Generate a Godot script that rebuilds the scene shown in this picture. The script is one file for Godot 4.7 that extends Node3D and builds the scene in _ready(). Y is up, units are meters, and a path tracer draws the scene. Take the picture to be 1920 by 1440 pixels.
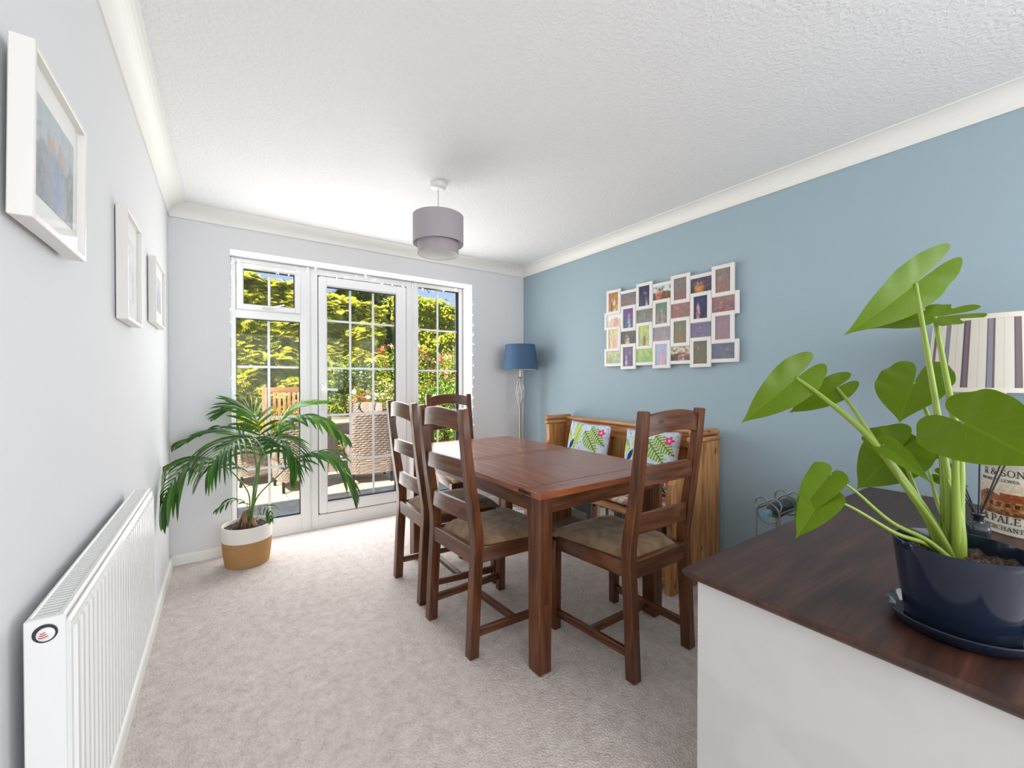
extends Node3D
# Dining room with patio doors. Units are metres, y is up, the camera stands at x = 0, z = 0.

const XL := -0.289      # left wall
const XR := 2.577       # right (blue) wall
const ZB := -3.5        # wall with the patio doors
const ZN := 3.0         # wall out of view behind the camera, with an unseen window
const H := 2.368        # ceiling

var M := {}
var taken := {}
var rng := RandomNumberGenerator.new()
const MON := [
	[Vector3(1.270,1.430,-0.250), Vector3(1.150,1.321,-0.316), Vector3(1.255,1.004,-0.194), 0.60, Vector3(-0.72, -0.45, 0.0), 0, 0.28, 0.25, 0.66],
	[Vector3(1.300,1.355,-0.224), Vector3(1.240,1.346,-0.318), Vector3(1.270,1.061,-0.180), 0.66, Vector3(-0.8, 0.6, 0.0), 1, 0.20, 0.15, 0.72],
	[Vector3(1.160,1.220,-0.442), Vector3(1.060,1.110,-0.514), Vector3(1.200,1.085,-0.310), 0.62, Vector3(-0.8, -0.2, 0.3), 0, 0.30, 0.20, 0.42],
	[Vector3(1.300,1.196,-0.403), Vector3(1.260,1.123,-0.498), Vector3(1.270,1.066,-0.316), 0.55, Vector3(-0.8, -0.3, -0.1), 0, 0.30, 0.20, 0.35],
	[Vector3(1.360,1.209,-0.269), Vector3(1.270,1.129,-0.277), Vector3(1.300,1.056,-0.212), 1.15, Vector3(-0.75, 0.5, 0.0), 2, 0.20, 0.15, 0.60],
	[Vector3(1.360,1.073,-0.328), Vector3(1.320,1.073,-0.234), Vector3(1.290,0.979,-0.266), 0.62, Vector3(-0.7, 0.6, 0.0), 2, 0.15, 0.20, 0.40],
	[Vector3(1.200,1.130,-0.164), Vector3(1.080,1.082,-0.058), Vector3(1.220,1.058,-0.178), 0.95, Vector3(-0.85, 0.3, 0.0), 3, 0.12, 0.12, 0.45],
	[Vector3(1.310,1.047,-0.285), Vector3(1.260,0.953,-0.349), Vector3(1.280,0.932,-0.237), 1.00, Vector3(-0.9, 0.1, 0.1), 0, 0.10, 0.15, 0.50],
	[Vector3(1.210,1.071,-0.289), Vector3(1.160,1.020,-0.203), Vector3(1.220,0.996,-0.260), 0.42, Vector3(-0.7, 0.5, 0.2), 4, 0.35, 0.20, 0.20],
	[Vector3(1.100,1.007,-0.352), Vector3(1.020,0.914,-0.393), Vector3(1.190,0.907,-0.270), 0.55, Vector3(-0.8, 0.3, 0.2), 2, 0.30, 0.20, 0.14],
	[Vector3(1.080,0.961,-0.355), Vector3(1.000,0.885,-0.380), Vector3(1.180,0.887,-0.259), 0.66, Vector3(-0.8, 0.4, 0.2), 2, 0.20, 0.20, 0.22],
	[Vector3(1.420,1.016,-0.259), Vector3(1.420,1.043,-0.233), Vector3(1.320,0.930,-0.218), 0.70, Vector3(-0.9, 0.2, 0.0), 2, 0.20, 0.10, 0.30],
	[Vector3(1.380,0.990,-0.222), Vector3(1.370,0.975,-0.180), Vector3(1.290,0.919,-0.193), 0.90, Vector3(-0.9, 0.2, 0.0), 1, 0.20, 0.10, 0.40],
]
const FRONDS := [
	[Vector3(0.171,0.550,-3.250), Vector3(0.235,0.735,-3.280), Vector3(0.301,0.882,-3.300), Vector3(0.388,0.994,-3.280), Vector3(0.505,1.049,-3.220)],
	[Vector3(0.189,0.621,-3.240), Vector3(0.254,0.816,-3.200), Vector3(0.371,0.953,-3.140), Vector3(0.512,0.959,-3.060), Vector3(0.658,0.856,-2.980)],
	[Vector3(0.185,0.452,-3.200), Vector3(0.312,0.609,-3.100), Vector3(0.400,0.717,-3.000), Vector3(0.525,0.736,-2.950), Vector3(0.646,0.625,-2.900), Vector3(0.702,0.507,-2.880)],
	[Vector3(0.168,0.543,-3.200), Vector3(0.195,0.707,-3.140), Vector3(0.155,0.833,-3.040), Vector3(0.069,0.867,-2.920), Vector3(-0.010,0.823,-2.800), Vector3(-0.064,0.743,-2.720)],
	[Vector3(0.132,0.478,-3.200), Vector3(0.045,0.643,-3.100), Vector3(-0.045,0.748,-3.000), Vector3(-0.155,0.755,-2.920), Vector3(-0.227,0.671,-2.840), Vector3(-0.259,0.586,-2.800)],
	[Vector3(0.179,0.651,-3.280), Vector3(0.109,0.831,-3.330), Vector3(-0.026,0.879,-3.370), Vector3(-0.196,0.833,-3.400)],
	[Vector3(0.204,0.684,-3.280), Vector3(0.189,0.916,-3.330), Vector3(0.129,1.029,-3.360), Vector3(0.033,1.018,-3.380)],
	[Vector3(0.181,0.625,-3.220), Vector3(0.248,0.804,-3.160), Vector3(0.287,0.838,-3.080), Vector3(0.357,0.773,-3.000), Vector3(0.380,0.648,-2.950)],
	[Vector3(0.139,0.302,-3.240), Vector3(0.121,0.405,-3.220), Vector3(0.056,0.457,-3.180), Vector3(-0.021,0.428,-3.130)],
	[Vector3(0.173,0.306,-3.200), Vector3(0.205,0.393,-3.140), Vector3(0.237,0.396,-3.080), Vector3(0.246,0.333,-3.050)],
]

# ---------------------------------------------------------------- mesh builder
class MB:
	var st := SurfaceTool.new()
	var g := 1                 # axis the grain runs along
	var us := 0.4
	var vs := 1.0
	var off := Vector2.ZERO
	var xf := Transform3D.IDENTITY
	var grp := 0xFFFFFFFF
	func _init(grain := 1, offset := Vector2.ZERO):
		st.begin(Mesh.PRIMITIVE_TRIANGLES)
		g = grain
		off = offset
	func auto(p: Vector3, n: Vector3) -> Vector2:
		var a := n.abs()
		var d := 0
		if a.y > a.x and a.y >= a.z: d = 1
		elif a.z > a.x and a.z > a.y: d = 2
		var al := g
		if d == g: al = (g + 1) % 3
		var ac := 3 - d - al
		return Vector2(p[ac] / us, p[al] / vs) + off
	func tri(a: Vector3, b: Vector3, c: Vector3, uv = null):
		# a, b, c run counter-clockwise seen from outside
		var n := (b - a).cross(c - a)
		if n.length_squared() < 1e-18: return
		n = n.normalized()
		st.set_smooth_group(grp)
		var ps := [a, c, b]
		var uvs: Array = [auto(a, n), auto(c, n), auto(b, n)] if uv == null else [uv[0], uv[2], uv[1]]
		for i in 3:
			st.set_uv(uvs[i])
			st.add_vertex(xf * (ps[i] as Vector3))
	func tri_out(a: Vector3, b: Vector3, c: Vector3, centre: Vector3, uv = null):
		if (b - a).cross(c - a).dot((a + b + c) / 3.0 - centre) < 0.0:
			tri(a, c, b, null if uv == null else [uv[0], uv[2], uv[1]])
		else:
			tri(a, b, c, uv)
	func quad(a: Vector3, b: Vector3, c: Vector3, d: Vector3, uv = null):
		tri(a, b, c, null if uv == null else [uv[0], uv[1], uv[2]])
		tri(a, c, d, null if uv == null else [uv[0], uv[2], uv[3]])
	func quad_out(a: Vector3, b: Vector3, c: Vector3, d: Vector3, centre: Vector3):
		tri_out(a, b, c, centre)
		tri_out(a, c, d, centre)
	func mesh() -> ArrayMesh:
		st.generate_normals()
		st.index()
		return st.commit()
	# a box given by eight corners (index = x + 2y + 4z), edges chamfered by b
	func hexa(p: Array, b := 0.003):
		var keep := grp
		grp = 0xFFFFFFFF
		var ln := [((p[1] as Vector3) - p[0]).length(), ((p[2] as Vector3) - p[0]).length(), ((p[4] as Vector3) - p[0]).length()]
		var e := [minf(0.45, b / maxf(ln[0], 1e-4)), minf(0.45, b / maxf(ln[1], 1e-4)), minf(0.45, b / maxf(ln[2], 1e-4))]
		var centre := Vector3.ZERO
		for q in p: centre += q / 8.0
		var f := func(t: Vector3) -> Vector3:
			var r := Vector3.ZERO
			for i in 8:
				var w := (t.x if i & 1 else 1.0 - t.x) * (t.y if i & 2 else 1.0 - t.y) * (t.z if i & 4 else 1.0 - t.z)
				r += (p[i] as Vector3) * w
			return r
		# vertex of corner s (three 0/1) on the face of axis ax
		var vv := func(s: Array, ax: int) -> Vector3:
			var t := Vector3.ZERO
			for k in 3:
				var x: float = s[k]
				t[k] = x if k == ax else (e[k] if x < 0.5 else 1.0 - e[k])
			return f.call(t)
		for ax in 3:
			var u := (ax + 1) % 3
			var w := (ax + 2) % 3
			for s in 2:
				var cs := []
				for q in [[0, 0], [1, 0], [1, 1], [0, 1]]:
					var c := [0, 0, 0]
					c[ax] = s
					c[u] = q[0]
					c[w] = q[1]
					cs.append(vv.call(c, ax))
				quad_out(cs[0], cs[1], cs[2], cs[3], centre)
			for s in 2:
				for t in 2:
					var c0 := [0, 0, 0]
					c0[u] = s
					c0[w] = t
					var c1 := c0.duplicate()
					c1[ax] = 1
					quad_out(vv.call(c0, u), vv.call(c1, u), vv.call(c1, w), vv.call(c0, w), centre)
		for i in 8:
			var c := [i & 1, (i >> 1) & 1, (i >> 2) & 1]
			tri_out(vv.call(c, 0), vv.call(c, 1), vv.call(c, 2), centre)
		grp = keep
	func box(c: Vector3, s: Vector3, b := 0.003):
		var p := []
		for i in 8:
			p.append(c + Vector3(s.x * (0.5 if i & 1 else -0.5), s.y * (0.5 if i & 2 else -0.5), s.z * (0.5 if i & 4 else -0.5)))
		hexa(p, b)
	func span(a: Vector3, b: Vector3, bev := 0.003):
		box((a + b) / 2.0, (b - a).abs(), bev)
	# plain box, 12 triangles
	func cube(a: Vector3, b: Vector3):
		var lo := Vector3(minf(a.x, b.x), minf(a.y, b.y), minf(a.z, b.z))
		var hi := Vector3(maxf(a.x, b.x), maxf(a.y, b.y), maxf(a.z, b.z))
		var c := (lo + hi) / 2.0
		var q := func(i: int) -> Vector3: return Vector3(hi.x if i & 1 else lo.x, hi.y if i & 2 else lo.y, hi.z if i & 4 else lo.z)
		for fc in [[0, 1, 3, 2], [4, 5, 7, 6], [0, 1, 5, 4], [2, 3, 7, 6], [0, 2, 6, 4], [1, 3, 7, 5]]:
			quad_out(q.call(fc[0]), q.call(fc[1]), q.call(fc[2]), q.call(fc[3]), c)
	# skin over a row of closed sections; sides keep sharp edges when sharp is on
	func loft(secs: Array, sharp := true, caps := true, uvr = null):
		var n: int = secs[0].size()
		var cen := []
		for s in secs:
			var c := Vector3.ZERO
			for q in s: c += q
			cen.append(c / n)
		for j in secs.size() - 1:
			var mid: Vector3 = (cen[j] + cen[j + 1]) / 2.0
			for i in n:
				var k := (i + 1) % n
				grp = (i + 2) if sharp else 1
				var a: Vector3 = secs[j][i]
				var b: Vector3 = secs[j][k]
				var c: Vector3 = secs[j + 1][k]
				var d: Vector3 = secs[j + 1][i]
				if uvr == null:
					tri_out(a, b, c, mid)
					tri_out(a, c, d, mid)
				else:
					var u0: float = float(i) / n * uvr.x
					var u1: float = float(i + 1) / n * uvr.x
					var v0: float = float(j) / (secs.size() - 1) * uvr.y
					var v1: float = float(j + 1) / (secs.size() - 1) * uvr.y
					tri_out(a, b, c, mid, [Vector2(u0, v0), Vector2(u1, v0), Vector2(u1, v1)])
					tri_out(a, c, d, mid, [Vector2(u0, v0), Vector2(u1, v1), Vector2(u0, v1)])
		if caps:
			grp = 0xFFFFFFFF
			for e in [0, secs.size() - 1]:
				var inner: Vector3 = cen[1] if e == 0 else cen[secs.size() - 2]
				for i in n:
					tri_out(secs[e][i], secs[e][(i + 1) % n], cen[e], inner)
		grp = 0xFFFFFFFF
	# bar of chamfered rectangular section swept along points; side = direction of the width
	func bar(pts: Array, ws: Array, ds: Array, side: Vector3, b := 0.003):
		var secs := []
		var last := pts.size() - 1
		var rows := []
		for j in pts.size():
			var t: Vector3 = ((pts[mini(j + 1, last)] as Vector3) - pts[maxi(j - 1, 0)]).normalized()
			rows.append([pts[j], t, ws[mini(j, ws.size() - 1)], ds[mini(j, ds.size() - 1)], b])
		for j in rows.size():
			var r: Array = rows[j]
			var t: Vector3 = r[1]
			var s := (side - t * side.dot(t)).normalized()
			var n := t.cross(s)
			var shifts := [0.0]
			if j == 0: shifts = [-1.0, 0.0]
			if j == last: shifts = [0.0, 1.0]
			for sh in shifts:
				var w: float = r[2] / 2.0
				var d: float = r[3] / 2.0
				var p: Vector3 = r[0]
				if sh == 0.0 and (j == 0 or j == last): p += t * b * (1.0 if j == 0 else -1.0)
				if sh != 0.0:
					w -= b
					d -= b
				var q := PackedVector3Array()
				for c in [[-1, -1, 1, 0], [1, -1, -1, 0], [1, -1, 0, 1], [1, 1, 0, -1], [1, 1, -1, 0], [-1, 1, 1, 0], [-1, 1, 0, -1], [-1, -1, 0, 1]]:
					q.append(p + s * (c[0] * w + c[2] * b) + n * (c[1] * d + c[3] * b))
				secs.append(q)
		loft(secs)
	# turned shape; profile of (radius, height) runs up the outside, then over the rim and down the inside
	func lathe(prof: Array, n := 32, centre := Vector3.ZERO, uvr := Vector2(1, 1), squash := 1.0):
		var tot := 0.0
		var at := [0.0]
		for i in prof.size() - 1:
			tot += (prof[i + 1] as Vector2).distance_to(prof[i])
			at.append(tot)
		var sg := 1
		for i in prof.size() - 1:
			var p0: Vector2 = prof[i]
			var p1: Vector2 = prof[i + 1]
			if i > 0 and absf((p1 - p0).angle_to(p0 - (prof[i - 1] as Vector2))) > 0.75: sg += 1
			grp = sg
			for k in n:
				var a0 := TAU * k / n
				var a1 := TAU * (k + 1) / n
				var q := func(p: Vector2, a: float) -> Vector3: return centre + Vector3(p.x * cos(a), p.y, p.x * sin(a) * squash)
				var u0 := float(k) / n * uvr.x
				var u1 := float(k + 1) / n * uvr.x
				var v0: float = at[i] / tot * uvr.y
				var v1: float = at[i + 1] / tot * uvr.y
				quad(q.call(p0, a0), q.call(p1, a0), q.call(p1, a1), q.call(p0, a1), [Vector2(u0, v0), Vector2(u0, v1), Vector2(u1, v1), Vector2(u1, v0)])
		grp = 0xFFFFFFFF
	func tube(pts: Array, rad, n := 8, caps := true):
		var last := pts.size() - 1
		var up := Vector3.UP
		var t0: Vector3 = ((pts[1] as Vector3) - pts[0]).normalized()
		if absf(t0.dot(up)) > 0.9: up = Vector3.RIGHT
		var s := t0.cross(up).normalized()
		var secs := []
		for j in pts.size():
			var t: Vector3 = ((pts[mini(j + 1, last)] as Vector3) - pts[maxi(j - 1, 0)]).normalized()
			s = (s - t * s.dot(t)).normalized()
			var b := t.cross(s)
			var r: float = rad[j] if rad is Array else rad
			var q := PackedVector3Array()
			for i in n:
				var a := TAU * i / n
				q.append((pts[j] as Vector3) + s * cos(a) * r + b * sin(a) * r)
			secs.append(q)
		loft(secs, false, caps)
	# outline in x, y pushed along z from z0 to z1, edges chamfered by b
	func extrude(poly: PackedVector2Array, z0: float, z1: float, b := 0.0, smooth := false):
		if Geometry2D.is_polygon_clockwise(poly):
			poly = poly.duplicate()
			poly.reverse()
		var n := poly.size()
		var inn := PackedVector2Array()
		for i in n:
			var d0 := (poly[i] - poly[(i + n - 1) % n]).normalized()
			var d1 := (poly[(i + 1) % n] - poly[i]).normalized()
			var m := (Vector2(-d0.y, d0.x) + Vector2(-d1.y, d1.x))
			m = m.normalized() / maxf(0.35, sqrt((1.0 + d0.dot(d1)) / 2.0))
			inn.append(poly[i] + m * b)
		var v := func(p: Vector2, z: float) -> Vector3: return Vector3(p.x, p.y, z)
		for i in n:
			var k := (i + 1) % n
			grp = 1 if smooth else 0xFFFFFFFF
			quad(v.call(poly[i], z0 + b), v.call(poly[k], z0 + b), v.call(poly[k], z1 - b), v.call(poly[i], z1 - b))
			grp = 0xFFFFFFFF
			if b > 0.0:
				quad(v.call(poly[i], z1 - b), v.call(poly[k], z1 - b), v.call(inn[k], z1), v.call(inn[i], z1))
				quad(v.call(inn[i], z0), v.call(inn[k], z0), v.call(poly[k], z0 + b), v.call(poly[i], z0 + b))
		var ix := Geometry2D.triangulate_polygon(inn)
		for i in range(0, ix.size(), 3):
			var a := inn[ix[i]]
			var q := inn[ix[i + 1]]
			var c := inn[ix[i + 2]]
			if (q - a).cross(c - a) < 0.0:
				var sw := q
				q = c
				c = sw
			tri(v.call(a, z1), v.call(q, z1), v.call(c, z1))
			tri(v.call(a, z0), v.call(c, z0), v.call(q, z0))
	# sheet f(u, v) with u, v in 0..1; explicit uv
	func sheet(nu: int, nv: int, f: Callable, uvr := Vector2.ONE, flip := false):
		grp = 1
		var pts := []
		for i in nu + 1:
			var row := []
			for j in nv + 1: row.append(f.call(float(i) / nu, float(j) / nv))
			pts.append(row)
		for i in nu:
			for j in nv:
				var uv := [Vector2(float(i) / nu, float(j) / nv) * uvr, Vector2(float(i + 1) / nu, float(j) / nv) * uvr, Vector2(float(i + 1) / nu, float(j + 1) / nv) * uvr, Vector2(float(i) / nu, float(j + 1) / nv) * uvr]
				if flip:
					quad(pts[i][j], pts[i][j + 1], pts[i + 1][j + 1], pts[i + 1][j], [uv[0], uv[3], uv[2], uv[1]])
				else:
					quad(pts[i][j], pts[i + 1][j], pts[i + 1][j + 1], pts[i][j + 1], uv)
		grp = 0xFFFFFFFF

# ---------------------------------------------------------------- naming and parenting
func numbered(parent: Node, called: String) -> String:
	var key := str(parent.get_instance_id()) + called
	var n: int = taken.get(key, 0)
	taken[key] = n + 1
	return called if n == 0 else "%s_%03d" % [called, n]

func tag(o: Node, label: String, category := "", group := "", kind := ""):
	if label: o.set_meta("label", label)
	if category: o.set_meta("category", category)
	if group: o.set_meta("group", group)
	if kind: o.set_meta("kind", kind)

func put(parent: Node, called: String, shape, m: Material, xf := Transform3D.IDENTITY) -> MeshInstance3D:
	var o := MeshInstance3D.new()
	o.name = numbered(parent, called)
	o.mesh = shape.mesh() if shape is MB else shape
	o.material_override = m
	o.transform = xf
	parent.add_child(o)
	return o

func thing(called: String, label: String, category: String, at := Vector3.ZERO, turn := 0.0, group := "") -> Node3D:
	var o := Node3D.new()
	o.name = numbered(self, called)
	add_child(o)
	o.position = at
	o.rotation.y = turn
	tag(o, label, category, group)
	return o

func struct(called: String, shape, m: Material) -> MeshInstance3D:
	var o := put(self, called, shape, m)
	o.set_meta("kind", "structure")
	return o

func holder(called: String) -> Node3D:
	var o := Node3D.new()
	o.name = numbered(self, called)
	add_child(o)
	o.set_meta("kind", "structure")
	return o

func copy(o: Node3D, called: String, at: Vector3, turn: float, label: String) -> Node3D:
	var c: Node3D = o.duplicate()
	c.name = numbered(self, called)
	add_child(c)
	c.position = at
	c.rotation.y = turn
	c.set_meta("label", label)
	return c

func off() -> Vector2: return Vector2(rng.randf() * 7.0, rng.randf() * 7.0)

func curve(pts: Array, n: int) -> Array:
	# smooth path through points
	var out := []
	var last := pts.size() - 1
	for s in n + 1:
		var t := float(s) / n * last
		var i := mini(int(t), last - 1)
		var f := t - i
		var p0: Vector3 = pts[maxi(i - 1, 0)]
		var p3: Vector3 = pts[mini(i + 2, last)]
		out.append((pts[i] as Vector3).cubic_interpolate(pts[i + 1], p0, p3, f))
	return out

# ---------------------------------------------------------------- materials
func mat(called: String, c: Color, rough := 0.6, spec := 0.5) -> StandardMaterial3D:
	var m := StandardMaterial3D.new()
	m.resource_name = called
	m.albedo_color = c
	m.roughness = rough
	m.metallic_specular = spec
	M[called] = m
	return m

func noise(seed_: int, freq: float, oct := 4, kind := FastNoiseLite.TYPE_SIMPLEX_SMOOTH, gain := 0.5) -> FastNoiseLite:
	var n := FastNoiseLite.new()
	n.seed = seed_
	n.frequency = freq
	n.noise_type = kind
	n.fractal_octaves = oct
	n.fractal_gain = gain
	return n

func noise_tex(n: FastNoiseLite, size: int, ramp = null, normal := false, bump := 4.0) -> NoiseTexture2D:
	var t := NoiseTexture2D.new()
	t.noise = n
	t.width = size
	t.height = size
	t.seamless = true
	t.generate_mipmaps = false
	if ramp != null:
		var gr := Gradient.new()
		gr.offsets = PackedFloat32Array(ramp[0])
		var cs := PackedColorArray()
		for c in ramp[1]: cs.append(c)
		gr.colors = cs
		t.color_ramp = gr
	if normal:
		t.as_normal_map = true
		t.bump_strength = bump
	return t

func picture(w: int, h: int, f: Callable) -> ImageTexture:
	var by := PackedByteArray()
	by.resize(w * h * 3)
	var k := 0
	for y in h:
		for x in w:
			var c: Color = f.call(x, y)
			by[k] = int(clampf(c.r, 0, 1) * 255.0)
			by[k + 1] = int(clampf(c.g, 0, 1) * 255.0)
			by[k + 2] = int(clampf(c.b, 0, 1) * 255.0)
			k += 3
	return ImageTexture.create_from_image(Image.create_from_data(w, h, false, Image.FORMAT_RGB8, by))

func relief(m: StandardMaterial3D, t: Texture2D, cm: float):
	m.heightmap_enabled = true
	m.heightmap_texture = t
	m.heightmap_scale = cm

# grain along v: streaks, wide rings and a few knots
func wood(called: String, seed_: int, dark: Color, mid: Color, light: Color, rough: float, knots := 3, w := 256, h := 640, fine := 1.0) -> StandardMaterial3D:
	var a := noise(seed_, 1.0, 2)
	var b := noise(seed_ + 7, 1.0, 3)
	var r := RandomNumberGenerator.new()
	r.seed = seed_
	var ks := []
	for i in knots: ks.append([r.randf() * w, r.randf() * h, r.randf_range(4, 9)])
	var tex := picture(w, h, func(x: int, y: int) -> Color:
		var xx := float(x)
		var dk := 0.0
		for q in ks:
			var dx: float = absf(x - q[0])
			dx = minf(dx, w - dx)
			var dy: float = absf(y - q[1])
			dy = minf(dy, h - dy) * 0.45
			var d: float = sqrt(dx * dx + dy * dy) / q[2]
			if d < 4.0:
				dk = maxf(dk, 1.0 - d)
				xx += (signf(x - q[0])) * exp(-d * 0.8) * q[2] * 1.2
		# both noises wrap round through a torus-like blend at the borders
		var fx := smoothstep(0.85, 1.0, float(x) / w)
		var fy := smoothstep(0.9, 1.0, float(y) / h)
		var n1 := a.get_noise_2d(xx * 0.035, y * 0.0035)
		var n2 := b.get_noise_2d(xx * 0.30 * fine, y * 0.008)
		if fx > 0.0:
			n1 = lerpf(n1, a.get_noise_2d((xx - w) * 0.035, y * 0.0035), fx)
			n2 = lerpf(n2, b.get_noise_2d((xx - w) * 0.30 * fine, y * 0.008), fx)
		if fy > 0.0:
			n1 = lerpf(n1, a.get_noise_2d(xx * 0.035, (y - h) * 0.0035), fy)
			n2 = lerpf(n2, b.get_noise_2d(xx * 0.30 * fine, (y - h) * 0.008), fy)
		var t := 0.5 + 0.55 * n1 + 0.45 * n2
		var c := dark.lerp(mid, clampf(t * 2.0, 0, 1)).lerp(light, clampf(t * 2.0 - 1.0, 0, 1))
		return c.lerp(dark * 0.55, clampf(dk * 1.6, 0.0, 0.85)))
	var m := mat(called, Color.WHITE, rough)
	m.albedo_texture = tex
	return m

func _ready():
	rng.seed = 20240611
	# ---- camera
	var cam := Camera3D.new()
	cam.name = "camera"
	cam.fov = 85.46
	cam.near = 0.02
	cam.far = 200.0
	add_child(cam)
	cam.position = Vector3(0, 1.214, 0)
	cam.rotation_degrees = Vector3(-0.496, -34.79, 0)
	cam.current = true
	# ---- sky and exposure
	var we := WorldEnvironment.new()
	we.name = "environment"
	var env := Environment.new()
	env.background_mode = Environment.BG_SKY
	var sm := ProceduralSkyMaterial.new()
	sm.sky_top_color = Color(0.64, 0.76, 0.95)
	sm.sky_horizon_color = Color(0.84, 0.90, 0.98)
	sm.sky_curve = 0.12
	sm.ground_bottom_color = Color(0.45, 0.45, 0.40)
	sm.ground_horizon_color = Color(0.72, 0.76, 0.78)
	sm.sun_angle_max = 4.0
	sm.energy_multiplier = 1.05
	env.sky = Sky.new()
	env.sky.sky_material = sm
	env.tonemap_mode = Environment.TONE_MAPPER_LINEAR
	env.tonemap_exposure = 1.0
	env.sdfgi_enabled = true
	env.ssao_enabled = true
	env.ssil_enabled = true
	we.environment = env
	add_child(we)
	# ---- sun: high, behind the house and a little to the left
	var sun := DirectionalLight3D.new()
	sun.name = "sun"
	sun.light_color = Color(1.0, 0.96, 0.88)
	sun.light_energy = 3.6
	sun.light_angular_distance = 0.6
	sun.shadow_enabled = true
	add_child(sun)
	sun.look_at_from_position(Vector3(-0.62, 0.72, 0.33) * 10.0, Vector3.ZERO)
	# ---- daylight entering by the patio doors and by two unseen windows behind the camera
	daylight("daylight_patio_doors", Vector3(1.0, 1.09, -3.672), PI, Vector2(1.88, 2.0), 4.7, Color(1.0, 1.0, 1.0))
	daylight("unseen_rear_window_daylight", Vector3(1.1, 1.45, 2.93), 0.0, Vector2(2.5, 1.5), 7.0, Color(0.97, 0.985, 1.0))  # out of view, lights ceiling and walls from behind
	daylight("unseen_side_window_daylight", Vector3(XR - 0.05, 1.45, 1.75), PI / 2, Vector2(1.7, 1.3), 4.2, Color(0.97, 0.985, 1.0))  # out of view, placed to light the left wall
	materials()
	shell()
	doors()
	dining()
	pew()
	lighting()
	wall_things()
	sideboard()
	monstera()
	palm()
	fairy_lights()
	garden()

func daylight(called: String, at: Vector3, turn: float, size: Vector2, energy: float, c: Color):
	var l := AreaLight3D.new()
	l.name = called
	l.area_size = size
	l.light_energy = energy
	l.light_color = c
	l.shadow_enabled = true
	l.area_range = 12.0
	add_child(l)
	l.position = at
	l.rotation.y = turn

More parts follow.
